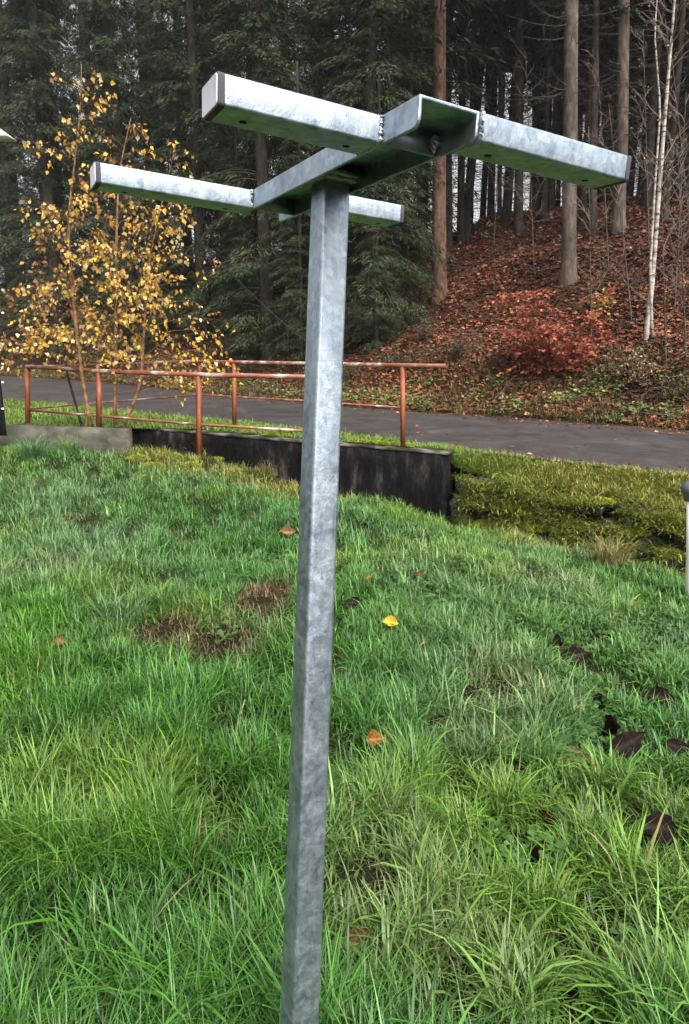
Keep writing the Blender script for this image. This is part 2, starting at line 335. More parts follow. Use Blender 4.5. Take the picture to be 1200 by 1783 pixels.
def samp_hill(n, t0, t1, s0=8, s1=70):
    """random points over the hillside, s index along the road, t metres from it"""
    s = s0 + rng.random(n) * (s1 - s0); t = t0 + rng.random(n) * (t1 - t0)
    si = s.astype(int); fs = (s - si)[:, None]
    ti = np.clip(np.searchsorted(tt, t) - 1, 0, nh - 2); ft = ((t - tt[ti]) / (tt[ti + 1] - tt[ti]))[:, None]
    P = (HV[si, ti] * (1 - fs) + HV[si + 1, ti] * fs) * (1 - ft) + (HV[si, ti + 1] * (1 - fs) + HV[si + 1, ti + 1] * fs) * ft
    return P, t

# ------------------------------------------------------------------ walls and kerb
def prism(A, B, th, z0A, z1A, z0B, z1B, nl=24, nzs=6, rough=.0, seed=0):
    """wall between ground points A,B (front face), thickness th backwards, slightly uneven"""
    A = np.array(A, float); B = np.array(B, float); d = nz(B - A); n = np.array([-d[1], d[0]])
    if n[1] < 0: n = -n
    r = np.random.default_rng(seed); ac = Acc()
    s = np.linspace(0, 1, nl)
    prof = [(0, k / (nzs - 1)) for k in range(nzs)] + [(1, 1), (1, 0)]
    V = []
    for q in s:
        zb = z0A + (z0B - z0A) * q; zt = z1A + (z1B - z1A) * q + (r.random() - .5) * rough
        for (b, h) in prof:
            off = b * th + (r.random() - .5) * rough * (0 < h < 1 or b == 0)
            p = A + (B - A) * q + n * off; V.append((p[0], p[1], zb + (zt - zb) * h))
    m = len(prof); F = []
    for a in range(nl - 1):
        for k in range(m):
            k2 = (k + 1) % m; F.append((a * m + k, (a + 1) * m + k, (a + 1) * m + k2, a * m + k2))
    V = np.array(V); c0 = np.array([[0, k, k + 1] for k in range(1, m - 1)]); c1 = c0[:, ::-1] + (nl - 1) * m
    ac.add(V, F); ac.F3.append(np.concatenate([c0, c1]) + 0); return ac
WA, WB = np.array([1.36, 8.22]), np.array([-3.35, 9.95])
w = empty('retaining_wall', (*WA, -.4), 'blackened concrete retaining wall below the road behind the steel post', 'wall')
def child(name, me, mat, parent, **kw):
    o = obj(name, me, mat, parent, **kw); o.matrix_parent_inverse = Matrix.Translation(-Vector(parent.location)) if True else None
    return o
child('wall_body', prism(WA, WB, .30, -1.2, .365, -.4, .545, 40, 9, .018, 5).mesh('wall_body'), M['blackwall'], w)
dW = nz(WB - WA)
child('coping', prism(WA - dW * .012 + np.array([-.004, -.012]), WB, .32, .367, .40, .547, .58, 60, 3, .012, 6).mesh('coping'), M['coping'], w)
KA, KB = np.array([-3.22, 9.32]), np.array([-9.5, 11.0])
k = empty('concrete_kerb', (*KA, .2), 'low grey concrete kerb wall edging the birch bed at left', 'kerb')
child('kerb_body', prism(KA, KB, .16, -.2, .60, -.1, .62, 40, 4, .008, 8).mesh('kerb_body'), M['kerb'], k)

# mossy stone bank on the right
def stone_mesh(name, seed, sub=2):
    bm = bmesh.new(); bmesh.ops.create_icosphere(bm, subdivisions=sub, radius=1); r = np.random.default_rng(seed)
    cuts = [(nz(r.normal(size=3)), .55 + .3 * r.random()) for _ in range(9)]
    for v in bm.verts:
        p = np.array(v.co)
        for nn, dd in cuts:
            e = p @ nn - dd
            if e > 0: p = p - nn * e * .92
        v.co = p * (1 + .05 * r.normal())
    me = bpy.data.meshes.new(name); bm.to_mesh(me); bm.free(); return me
stones = [stone_mesh('stone', 40 + q) for q in range(7)]
for s_ in stones: s_.materials.append(M['stone'])
sw = empty('stone_bank', (1.5, 8.2, -.5), 'mossy dry stone bank below the grass verge right of the black wall', 'stone wall')
FB = [np.array([1.5, 8.2]), np.array([2.9, 7.28]), np.array([4.25, 6.25]), np.array([5.6, 5.1])]
r5 = np.random.default_rng(21)
def bankpt(u):
    u = u * 3; q = min(int(u), 2); return FB[q] + (FB[q + 1] - FB[q]) * (u - q)
BANK = []
for row, zt in enumerate((-.02, -.24, -.47, -.7)):
    u = r5.random() * .03
    while u < 1:
        wd_ = .10 + .26 * r5.random() ** 1.4; p = bankpt(u); top = .06 - .2 * u
        pos = (p[0] - .05 - row * .05 * .5 + (r5.random() - .5) * .10, p[1] - row * .05 + .02 + (r5.random() - .5) * .16, top + zt - .06 + (r5.random() - .5) * .14)
        o = obj('stone', stones[r5.integers(7)], None, sw); o.matrix_parent_inverse = Matrix.Translation(-Vector(sw.location))
        o.location = pos; o.rotation_euler = (r5.random() * .5, r5.random() * .5, r5.random() * 6); o.scale = (wd_ * .62, wd_ * .5, .09 + .05 * r5.random())
        BANK.append(pos); u += wd_ / 6.2
BANK = np.array(BANK)

# ------------------------------------------------------------------ steel clothes-line post
HM = np.array([[.4778, .8771, .0487], [.2282, -.0704, -.9711], [-.8483, .4751, -.2338]])   # head axes u (beam), v (arms), w (up) in view axes
HT = np.array([-.0243, -.5381, 1.0501])
def v2w(p): return CAM + CR * p[0] - CU * p[1] + CF * p[2]
Mu, Mv, Mw = [HM[0, c] * CR - HM[1, c] * CU + HM[2, c] * CF for c in range(3)]
Ho = v2w(HT)
HMat = Matrix(((Mu[0], Mv[0], Mw[0], Ho[0]), (Mu[1], Mv[1], Mw[1], Ho[1]), (Mu[2], Mv[2], Mw[2], Ho[2]), (0, 0, 0, 1)))
post = empty('clothes_line_post', (0, 0, 0), 'galvanised steel clothes line post with H-shaped head of four arms', 'post')
# foot on the meadow
bot = v2w(np.array([(521 - 600) / FPX, (1783 - 891.5) / FPX, 1]) * 1.205); topc = v2w(np.array([(575.5 - 600) / FPX, (335 - 891.5) / FPX, 1]) * 1.075)
axis = nz(bot - topc); foot = topc + axis * 1.9
post.location = [float(v) for v in foot]; PI_ = Matrix.Translation(-Vector(foot))
def hpart(name, me, mat, parent=None, smooth=False):
    o = obj(name, me, mat, parent or post)
    if parent is None: o.matrix_parent_inverse = PI_; o.matrix_basis = HMat
    return o
def rrect(wd, ht, r, n=4):
    pts = []
    for cx, cy, a0 in ((wd / 2 - r, ht / 2 - r, 0), (-wd / 2 + r, ht / 2 - r, 90), (-wd / 2 + r, -ht / 2 + r, 180), (wd / 2 - r, -ht / 2 + r, 270)):
        for q in range(n + 1):
            a = rad(a0 + 90 * q / n); pts.append((cx + r * math.cos(a), cy + r * math.sin(a)))
    return np.array(pts)
def loft(name, rings, smooth=True):
    """closed rings (m,n,3) with flat end caps; ends duplicated for crisp edges"""
    bm = bmesh.new(); R = [[bm.verts.new(p) for p in ring] for ring in rings]; n = len(rings[0])
    for a in range(len(R) - 1):
        for q in range(n): bm.faces.new((R[a][q], R[a][(q + 1) % n], R[a + 1][(q + 1) % n], R[a + 1][q])).smooth = smooth
    for ring in (rings[0], rings[-1]):
        bm.faces.new([bm.verts.new(p) for p in ring])
    bmesh.ops.recalc_face_normals(bm, faces=bm.faces); me = bpy.data.meshes.new(name); bm.to_mesh(me); bm.free(); return me
def rot_even(me):
    return me
Wc, hh, aw, Dd = .0928, .0355, .06, .4742
aNL, aNR, aFL, aFR = .2117, .2752, .2781, .1892
sn, sf, en = .0849, .0911, .0821
bb = Wc / 2; dd = Dd / 2
# pole : square tube with rounded corners, drawn between its two axis points
def pole_ring(c, wq):
    pr = rrect(wq, wq, .0065, 5)
    fu = nz(Mu - axis * (Mu @ axis)); fv = nz(np.cross(axis, fu)); fv = fv if fv @ Mv > 0 else -fv
    return [tuple(c + fu * p[0] + fv * p[1]) for p in pr]
LP = 2.15
rings = []
for q in np.linspace(0, 1, 40):
    c = topc - axis * .045 + axis * LP * q; rings.append(pole_ring(c, .0510 + .0062 * min(q * LP / 1.45, 1.3) ))
o = child('pole', loft('pole', rings), M['galv'], post)
# channel beam: web + two flanges, thickness 5 mm
th = .0048; u0, u1 = -dd - en, dd + en; rc = .011
def flange(side):
    pr = [(u0, hh), (u0, rc)] + [(u0 + rc - rc * math.cos(a), rc - rc * math.sin(a)) for a in np.linspace(.3, math.pi / 2, 5)] + [(u1 - rc + rc * math.sin(a), rc - rc * math.cos(a)) for a in np.linspace(0, math.pi / 2 - .3, 5)] + [(u1, rc), (u1, hh)]
    vo = side * bb; vi = side * (bb - th)
    return pr, vo, vi
bm = bmesh.new()
for side in (-1, 1):
    pr, vo, vi = flange(side)
    a = [bm.verts.new((p[0], vo, p[1])) for p in pr]; b = [bm.verts.new((p[0], vi, p[1] - (0.0 if p[1] < hh - 1e-6 else th))) for p in pr]
    bm.faces.new(a); bm.faces.new(b)
    n = len(pr)
    for q in range(n - 1): bm.faces.new((a[q], a[q + 1], b[q + 1], b[q]))
    if side == -1: A_, B_ = (a[0], a[-1]), (b[0], b[-1])
    else:
        bm.faces.new((A_[0], A_[1], a[-1], a[0])); bm.faces.new((B_[0], B_[1], b[-1], b[0]))
        bm.faces.new((A_[0], a[0], b[0], B_[0])); bm.faces.new((A_[1], a[-1], b[-1], B_[1]))
bmesh.ops.remove_doubles(bm, verts=bm.verts, dist=1e-6)
bmesh.ops.recalc_face_normals(bm, faces=bm.faces)
me = bpy.data.meshes.new('channel_beam'); bm.to_mesh(me); bm.free()
cb = hpart('channel_beam', me, M['galv'])
bev = cb.modifiers.new('bevel', 'BEVEL'); bev.width = .0016; bev.segments = 2; bev.limit_method = 'ANGLE'
def boxmesh(name, a, b):
    V = np.array([(x, y, z) for x in (a[0], b[0]) for y in (a[1], b[1]) for z in (a[2], b[2])], float)
    F = [(0, 1, 3, 2), (4, 6, 7, 5), (0, 4, 5, 1), (2, 3, 7, 6), (0, 2, 6, 4), (1, 5, 7, 3)]
    return mesh(name, V, F)
for u in (dd, -dd):
    hpart('stiffener_plate', boxmesh('stiffener_plate', (u - .0045, -bb + th - .0004, .0015), (u, bb - th + .0004, hh - th + .0004)), M['galv'])
hpart('seat_plate', boxmesh('seat_plate', (-.045, -bb + th - .0004, .012), (.045, bb - th + .0004, .018)), M['galv'])
def disc(name, c, r, dn, n=20):
    V = [(c[0], c[1], c[2] - dn)] + [(c[0] + r * math.cos(q * 2 * math.pi / n), c[1] + r * math.sin(q * 2 * math.pi / n), c[2] - dn) for q in range(n)]
    return mesh(name, V, np.array([(0, (q + 1) % n + 1, q + 1) for q in range(n)]))
def bead(P, R, seed):
    r = np.random.default_rng(seed); P = np.asarray(P, float); n = 36; s = np.linspace(0, 1, n); u = np.linspace(0, 1, len(P))
    Q = np.stack([np.interp(s, u, P[:, c]) for c in range(3)], -1) + r.normal(size=(n, 3)) * .0007
    V, Fs = tube(Q, R * (1 + .22 * r.normal(size=n) + .15 * np.sin(s * 80)), 10); return mesh('weld_bead', V, [Fs[0], Fs[1]], None, True)
def arm(side, uf_, length, seed):
    """side -1 left, +1 right; uf_ = coordinate of the front face"""
    v0 = side * (bb + .0003); v1 = side * (bb + length); uc = uf_ - aw / 2; hc = hh / 2
    pr = rrect(aw, hh - .0006, .0042, 4)
    rings = [[(uc + p[0], v0 + (v1 - v0) * q, hc + p[1]) for p in pr] for q in np.linspace(0, 1, 12)]
    a = hpart('arm', loft('arm', rings), M['galv'])
    # end cap; skylight on its outer face is imitated by a paler colour
    vc = v1 + side * .0085; pr2 = rrect(aw + .0008, hh + .0004, .0046, 4)
    c = hpart('end_cap', loft('end_cap', [[(uc + p[0], v, hc + p[1]) for p in pr2] for v in (v1 + side * .0002, vc)]), M['cap'], a)
    pr3 = rrect(aw - .002, hh - .002, .004, 4)
    hpart('cap_face', loft('cap_face', [[(uc + p[0] * s, v, hc + p[1] * s) for p in pr3] for v, s in ((vc - side * .001, 1), (vc + side * .0014, .97))]), M['capface'], a)
    for f in (.16, .84):
        hpart('bolt_hole', disc('bolt_hole', (uc - .004, v0 + (v1 - v0) * f, 0.0), .0052, .0002), M['hole'], a)  # flat black disc, its colour imitating the shade inside a drilled hole
    W_ = [(uf_ + .0002, v0 + side * .002, hh - .002), (uf_ + .0012, v0 + side * .002, hh * .5), (uf_ + .0002, v0 + side * .002, .003), (uc, v0 + side * .002, .0005), (uc - aw / 2, v0 + side * .002, .0015)]
    hpart('weld_bead', bead(W_, .0021, seed), M['weld'], a)
    return a
arm(-1, dd, aNL, 1); arm(1, dd + sn, aNR, 2); arm(-1, -dd, aFL, 3); arm(1, -dd + sf, aFR, 4)
hpart('weld_bead', bead([(-.03, -bb + .006, .012), (.0, -bb + .012, .010), (.03, -bb + .006, .012)], .004, 9), M['weld'])
hpart('weld_bead', bead([(.032, -.03, .011), (.034, 0, .009), (.032, .03, .011)], .004, 10), M['weld'])
hpart('weld_lump', bead([(dd - .002, bb - .012, .010), (dd + .003, bb - .010, .016), (dd, bb - .008, .024)], .0055, 12), M['weld'])

# ------------------------------------------------------------------ railings
def railing(name, label, top, posts, lower, pr=.022, rr=.017):
    P = np.array([at(*p) for p in top]); root = empty(name, at(*posts[0][1]), label, 'railing')
    acc = Acc(); add_tube(acc, P, rr + .014, 10); child('top_rail', acc.mesh('top_rail', True), M['rail'], root)
    for a, b in posts:
        ac = Acc(); A = at(*a); B = at(*b); A[2] -= .01; B = np.array([B[0], B[1], B[2] - .06])
        add_tube(ac, np.stack([B, (A + B) / 2, A]), pr, 4 if pr > .02 else 8); child('post', ac.mesh('post'), M['rust'], root)
    for L_ in lower:
        ac = Acc(); add_tube(ac, np.array([at(*p) for p in L_]), rr, 8); child('lower_rail', ac.mesh('lower_rail', True), M['rail'], root)
    return root
railing('pipe_railing', 'rusty red pipe railing along the kerb, nearer and lower of the two', [(46, 638, 10.3), (172, 646, 9.85), (345, 652.5, 9.3), (572, 657, 8.75)],
        [((47, 640, 10.3), (48, 730, 10.3)), ((172, 648, 9.85), (172, 741, 9.85)), ((346, 654, 9.3), (347, 788, 9.3)), ((560, 657, 8.78), (560, 752, 8.78))],
        [[(50, 714, 10.3), (172, 724, 9.86), (345, 739, 9.31), (560, 752, 8.79)]], .044, .020)
railing('pipe_railing', 'rusty red pipe railing on the black wall, farther one beside the road', [(48, 640, 10.36), (150, 636, 10.6), (345, 629, 10.8), (408, 630.5, 10.2), (700, 636, 8.45), (776, 637, 8.2)],
        [((348, 631, 10.8), (349, 732, 10.8)), ((408, 632, 10.2), (408, 742, 10.2)), ((701, 638, 8.45), (702, 770, 8.45))],
        [[(52, 712, 10.36), (200, 699, 10.6), (346, 687, 10.8), (525, 697.5, 9.4), (700, 710, 8.46)]], .034, .014)

# ------------------------------------------------------------------ spruces
def spruce_crown(name, z0, z1, Lmax, per, nspr, seed, tintlo, tinthi, droop=.5, whorl=.42, top=20.0, sl=(.16, .34), sw=(.035, .06)):
    r = np.random.default_rng(seed); ac = Acc()
    zs = np.arange(z0, z1, whorl); zb = np.repeat(zs, per) + (r.random(len(zs) * per) - .5) * .4; nb = len(zb)
    az = r.random(nb) * 2 * math.pi
    L = Lmax * np.clip((top - zb) / (top - z0), .08, 1) ** .75 * (.65 + .5 * r.random(nb)); L *= np.clip((zb - z0 + 1.2) / 2.2, .45, 1)
    t = np.linspace(0, 1, 6); H = np.stack([np.cos(az), np.sin(az), 0 * az], -1)
    up = .18 + .2 * r.random(nb); dr = droop * (.7 + .6 * r.random(nb))
    def axisp(i, s):  # s in 0..1
        return np.stack([H[i, 0] * L[i] * s, H[i, 1] * L[i] * s, zb[i] + L[i] * (up[i] * s - dr[i] * s ** 2)], -1)
    I = np.arange(nb)
    P = np.stack([axisp(I, np.full(nb, q)) for q in t], 1); R = (.022 * (L / Lmax))[:, None] * (1 - .85 * t)[None] + .003
    V, F = tubes_np(P, R, 3); ac.add(V, F, (.05, .038, .028))
    n = nb * nspr; i = np.repeat(I, nspr); s = 1 - (r.random(n) ** 1.1) * .9; sg = np.where(r.random(n) < .5, -1, 1)
    base = axisp(i, s); S = np.stack([-H[i, 1], H[i, 0], 0 * s], -1)
    wmax = (.30 * L[i] * (1 - s) ** .8 + .10); lat = r.random(n) ** .8 * wmax
    C = base + S * (sg * lat)[:, None] + H[i] * (lat * .5)[:, None]; C[:, 2] -= lat * .35 + r.random(n) * .12 * (1 + lat * 2)
    D = H[i] * (.6 + .4 * r.random((n, 1))) + S * (sg * (.5 + .5 * r.random(n)))[:, None] + np.array([0, 0, -1.]) * (.25 + 1.0 * r.random((n, 1)) ** 1.2)
    Nn = np.array([0, 0, 1.]) + r.normal(size=(n, 3)) * .55
    V, F = diamonds(C, D, Nn, sl[0] + (sl[1] - sl[0]) * r.random(n), sw[0] + (sw[1] - sw[0]) * r.random(n), .1, .4)
    k = r.random((n, 1)) * .6 + .4 * vnoise(C[:, 0] * 1.0 + C[:, 2], C[:, 1] + C[:, 2] * .7, .5, seed)[:, None]
    tn = np.asarray(tintlo) * (1 - k) + np.asarray(tinthi) * k
    ac.add(V, F, np.repeat(tn, 4, 0)); return ac.mesh(name)
def trunk_mesh(name, r0, h, seed, lean=0.0, n=10):
    r = np.random.default_rng(seed); z = np.concatenate([[-.6, 0, .25], np.linspace(.8, h, 14)])
    R = r0 * (1 - .6 * np.clip(z / 22, 0, 1)) * (1 + .35 * np.exp(-np.clip(z, 0, None) / .28)); wob = np.cumsum(r.normal(size=(len(z), 2)), 0) * .012
    P = np.stack([wob[:, 0], wob[:, 1], z], -1); ac = Acc(); add_tube(ac, P, R, n); return ac.mesh(name, True)
def dead_branches(name, n, z0, z1, Lm, seed, tint=(.045, .037, .03), thick=.011, sub=2):
    r = np.random.default_rng(seed); zb = z0 + (z1 - z0) * r.random(n); az = r.random(n) * 6.283; L = Lm * (.35 + .75 * r.random(n))
    t = np.linspace(0, 1, 4); H = np.stack([np.cos(az), np.sin(az)], -1); sag = -.15 - .35 * r.random(n); bend = r.normal(size=(n, 2)) * .12
    P = np.zeros((n, 4, 3)); P[..., :2] = (H[:, None] * t[None, :, None] + bend[:, None] * (t ** 2)[None, :, None]) * L[:, None, None]
    P[..., 2] = zb[:, None] + L[:, None] * (sag[:, None] * t + (.18 + .2 * r.random(n))[:, None] * t ** 2)
    R = thick * (1 - .8 * t)[None] * (.6 + .6 * r.random((n, 1))); ac = Acc(); V, F = tubes_np(P, R, 3); ac.add(V, F, tint)
    if sub:
        m = n * sub; i = np.repeat(np.arange(n), sub); s = .3 + .6 * r.random(m); q = np.clip((s * 3).astype(int), 0, 2); f = (s * 3 - q)[:, None]
        B = P[i, q] * (1 - f) + P[i, q + 1] * f; D = nz(np.concatenate([H[i], -.2 + 0 * s[:, None]], -1) + r.normal(size=(m, 3)) * .7)
        l2 = L[i] * .35 * (1.1 - s); P2 = B[:, None] + D[:, None] * (l2[:, None] * np.array([0, .5, 1]))[..., None]; P2[:, 2, 2] -= l2 * .15
        V, F = tubes_np(P2, np.tile(np.array([.5, .35, .15]) * thick, (m, 1)), 3); ac.add(V, F, tint)
    return ac.mesh(name)
LO, HI = (.010, .017, .008), (.066, .088, .030)
full = [spruce_crown('crown', .6, 16, 2.9, 5, 230, 70 + q, LO, HI, .55, .42, 20.0, (.11, .25), (.020, .040)) for q in range(3)]
high = [spruce_crown('crown', z0, 21, 2.6, 4, 80, 80 + q, (.010, .015, .009), (.034, .046, .020), .4, .65, 23, (.2, .42), (.05, .09)) for q, z0 in enumerate((6.0, 8.5, 11.0))]
mid = [spruce_crown('crown', z0, 17, 2.6, 5, 190, 90 + q, LO, HI, .62, .42, 20.0, (.11, .25), (.020, .040)) for q, z0 in enumerate((1.8, 3.0))]
dead = [dead_branches('dead_branches', 130, .8, 11, 2.0, 100 + q) for q in range(4)]
trunks = {}
def trunk(kind, r0, seed):
    key = (kind, round(r0, 2), seed % 3)
    if key not in trunks:
        me = trunk_mesh('trunk', r0, 20, seed); me.materials.append(M['bark' + kind]); trunks[key] = me
    return trunks[key]
for me in full + high + mid: me.materials.append(M['needle'])
for me in dead: me.materials.append(M['twig'])
def spruce(p, r0, bark, crown, dd_, label, group=None, seed=0, lean=(0, 0), sc=1.0):
    e = empty('spruce_tree', p, label, 'tree', group); e.rotation_euler = (lean[1], lean[0], rng.random() * 0); e.scale = (sc, sc, sc)
    t = obj('trunk', trunk(bark, r0 / sc, seed), None, e); t.rotation_euler = (0, 0, rng.random() * 6.28)
    if crown is not None: c = obj('crown', crown, None, e); c.rotation_euler = (0, 0, rng.random() * 6.28)
    if dd_ is not None: c = obj('dead_branches', dd_, None, e); c.rotation_euler = (0, 0, rng.random() * 6.28)
    return e
def htree(px, py, wpx, bark, crown, dd_, label, group=None, seed=0, lean=(0, 0), sc=1.0):
    p = hillhit(px, py)
    if p is None: return None
    return spruce(p, wpx * .5 * p[1] / FPX, bark, crown, dd_, label, group, seed, lean, sc)
L3 = rad(-3.5)
htree(766, 520, 24, 'A', high[0], dead[0], 'reddish brown spruce trunk rising behind the right arm joint of the post', None, 1, (rad(-2), 0))
htree(989, 492, 24, 'B', high[1], dead[1], 'tall grey brown spruce trunk behind the right arm, thickest on the leafy slope', None, 2, (rad(-4.0), 0))
htree(1080, 402, 20, 'B', high[2], dead[2], 'grey spruce trunk right of the tallest one, standing higher up the slope', None, 3, (rad(-4.5), 0))
htree(780, 440, 15, 'D', high[0], dead[3], 'dark spruce trunk just right of the reddish brown one', None, 4, (rad(-2), 0))
htree(903, 405, 14, 'D', high[1], dead[0], 'dark spruce trunk left of the tall grey one, base on the leafy crest', None, 5, (rad(-3), 0))
htree(813, 420, 13, 'D', high[2], dead[1], 'slanting dark spruce trunk between the reddish trunk and the grey one', None, 6, (rad(3), 0))
htree(738, 450, 12, 'D', high[2], dead[2], 'thin dark trunk left of the reddish brown spruce', None, 7, (rad(-5), 0))
htree(1034, 405, 11, 'B', high[0], dead[3], 'thin grey trunk between the two grey spruces on the slope', None, 8, (rad(-4), 0))
# leafy spruces along the road, left half
for px, py, wpx, cr, sc, lb in [
    (470, 628, 24, full[0], 1.0, 'dark green spruce with drooping boughs just left of the post pole'),
    (640, 600, 20, full[1], .85, 'green spruce with low boughs just right of the post pole'),
    (355, 600, 20, full[2], 1.05, 'spruce with hanging boughs behind the right birch'),
    (560, 560, 22, mid[0], 1.1, 'tall spruce behind the post pole, boughs starting above head height'),
    (240, 622, 22, full[1], 1.1, 'shaded spruce behind the middle birch'),
    (110, 630, 22, full[0], 1.1, 'shaded spruce behind the left birch'),
    (-20, 632, 24, full[2], 1.15, 'shaded spruce at the left edge behind the dark post'),
    (410, 540, 20, mid[1], 1.2, 'tall spruce whose upper boughs hang above the left arm'),
    (690, 500, 14, mid[0], 1.0, 'spruce with thin boughs left of the reddish trunk'),
    (180, 560, 20, mid[0], 1.25, 'tall dark spruce above the birches'),
    (40, 560, 20, mid[1], 1.25, 'tall dark spruce in the upper left corner'),
    (300, 545, 18, mid[1], 1.15, 'dark spruce between the birch tops and the left arm')]:
    htree(px, py, wpx, 'D', cr, dead[0] if cr in mid else None, lb, 'leafy spruces along the road', int(px) % 7, (rad(rng.normal() * 1.0), 0), sc)
for px, py, sc_, lb in [(708, 575, .36, 'small young spruce right of the pole, left of the reddish trunk'), (655, 612, .34, 'small young spruce beside the pole at the forest edge'), (525, 632, .4, 'young bushy spruce directly behind the pole by the road'), (425, 636, .42, 'young bushy spruce between the birches and the pole')]:
    htree(px, py, 9, 'D', full[int(px) % 3], None, lb, 'young spruces at the forest edge', 1, (0, 0), sc_)
for px, py, k_ in [(-130, 600, 0), (-60, 540, 1), (20, 500, 2), (90, 545, 0), (150, 480, 1), (215, 520, 2), (270, 470, 0), (330, 500, 1), (395, 455, 2), (450, 520, 0), (505, 470, 1), (575, 500, 2), (630, 455, 0), (-20, 455, 2), (70, 440, 1), (190, 430, 0), (300, 425, 2), (430, 430, 1), (540, 430, 0), (690, 440, 2), (60, 480, 0), (-60, 470, 1), (130, 600, 2)]:
    htree(px, py, 18, 'D', full[k_], None, 'dark leafy spruce filling the wood behind the roadside ones', 'dark spruces filling the left wood', k_, (rad(rng.normal() * 1.0), 0), 1.1 + .2 * rng.random())
# trunks crowding the wood behind
cnt = 0; placed = []
for q in range(4000):
    if cnt >= 285: break
    P, t_ = samp_hill(1, 9.5, 40, 6, 62); P = P[0]
    px = 600 + FPX * P[0] / P[1]
    if not (-150 < px < 1350): continue
    if any((P[0] - a) ** 2 + (P[1] - b) ** 2 < 1.1 for a, b in placed): continue
    placed.append((P[0], P[1])); cnt += 1
    spruce(P, .07 + .09 * rng.random(), 'D', high[cnt % 3], dead[cnt % 4], 'slim dark spruce trunk crowded among others in the wood behind the slope', 'slim spruces in the wood behind', cnt, (rad(rng.normal() * 1.4 - 2 * (px - 600) / 600), rad(rng.normal())), .95 + .25 * rng.random())

# ------------------------------------------------------------------ birches
def limb_path(P0, D, L, n=5, droop=.25, r=rng, wob=.06):
    t = np.linspace(0, 1, n)[:, None]; D = nz(np.asarray(D, float)); P = P0 + D * L * t
    P[:, 2] -= droop * L * t[:, 0] ** 2; P[1:] += np.cumsum(r.normal(size=(n - 1, 3)), 0) * wob * L / n; return P
def birch(label, stem, r0, nbr, span, seed, leafn, bl, cols, lsize=.066, group='young birches behind the kerb', barkm='birchy', up=.55, bias=None, twigc=(.10, .06, .035)):
    r = np.random.default_rng(seed); S = np.array([at(*p) for p in stem]); e = empty('birch_tree', S[0], label, 'tree', group)
    s = np.linspace(0, 1, 24); u = np.linspace(0, 1, len(S)); Q = np.stack([np.interp(s, u, S[:, c]) for c in range(3)], -1)
    for _ in range(2): Q[1:-1] = (Q[:-2] + 2 * Q[1:-1] + Q[2:]) / 4
    Q[0, 2] -= .08
    ac = Acc(); add_tube(ac, Q, r0 * (1 - .93 * s) + .002, 8); child('trunk', ac.mesh('trunk', True), M[barkm], e)
    tw = Acc(); LC = []; LD = []
    for b in range(nbr):
        f = span[0] + (span[1] - span[0]) * ((b + r.random()) / nbr) ** 1.25; q = f * 23; i = min(int(q), 22); P0 = Q[i] + (Q[i + 1] - Q[i]) * (q - i)
        az = r.random() * 6.283; L = bl * (1.15 - .95 * f) * (.5 + .7 * r.random())
        D = np.array([math.cos(az), math.sin(az) * .8, up + .35 * r.random()])
        if bias is not None: D[0] += bias
        P = limb_path(P0, D, L, 7, .35, r); add_tube(tw, P, np.linspace(.0075, .002, 7) * (L / bl * .6 + .5), 4, twigc, False)
        for k in range(int(5 + 6 * L / bl)):
            g = .2 + .8 * r.random(); j = min(int(g * 6), 5); p = P[j] + (P[j + 1] - P[j]) * (g * 6 - j)
            D2 = nz(P[j + 1] - P[j]) + r.normal(size=3) * .6; P2 = limb_path(p, D2, L * .45 * (1.15 - g * .6) * (.5 + r.random() * .6), 5, .5, r)
            add_tube(tw, P2, np.linspace(.003, .0012, 5), 3, twigc, False)
            m = max(1, int(leafn * 1.4 * (.3 + r.random()) * (.18 + 1.25 * (1 - f)))); gg = r.random(m) * 4; jj = np.minimum(gg.astype(int), 3)
            LC.append(P2[jj] + (P2[jj + 1] - P2[jj]) * (gg - jj)[:, None] + r.normal(size=(m, 3)) * .018); LD.append(np.repeat(D2[None], m, 0) * .3 + r.normal(size=(m, 3)) * .55 + np.array([0, 0, -.9]))
    child('branches', tw.mesh('branches'), M['twig'], e, kind='stuff')
    C = np.concatenate(LC); D = np.concatenate(LD); n = len(C); Nn = np.array([0, -1., .5]) + r.normal(size=(n, 3)) * .9
    L = lsize * (.4 + 1.0 * r.random(n)); V, F = diamonds(C, D, Nn, L, L * (.5 + .45 * r.random(n)), .05 + .3 * r.random((n, 1)), .38)
    w = r.random(n)[:, None]; cols = np.array(cols); ci = r.choice(len(cols), n, p=[.34, .26, .26, .14]); T = cols[ci] * (.7 + .6 * w)
    child('crown', mesh('crown', V, F, np.repeat(T, 4, 0)), M['leaf'], e)
    return n
YEL = [(.64, .42, .065), (.52, .29, .05), (.33, .16, .05), (.60, .48, .23)]
BRN = [(.42, .20, .06), (.30, .13, .05), (.24, .11, .05), (.5, .34, .2)]
birch('leftmost young birch with orange stem and golden leaves, its tip highest', [(158, 742, 9.9), (140, 640, 9.9), (128, 520, 9.9), (117, 400, 9.9), (128, 300, 9.9), (140, 200, 9.9), (142, 112, 9.9)], .033, 56, (.14, .98), 1, 4.2, 1.55, YEL, bias=.05)
birch('middle young birch with straight orange stem and sparse golden top', [(200, 740, 10.0), (202, 560, 10.0), (203, 400, 10.0), (207, 300, 10.0), (228, 205, 10.0)], .029, 48, (.15, .98), 2, 4.0, 1.35, YEL)
birch('right young birch with leaning base and golden leaves reaching toward the pole', [(214, 742, 9.8), (245, 675, 9.85), (252, 560, 9.9), (260, 450, 9.9), (278, 370, 9.9), (308, 245, 9.9)], .028, 56, (.16, .98), 3, 4.2, 1.55, YEL, bias=.3)
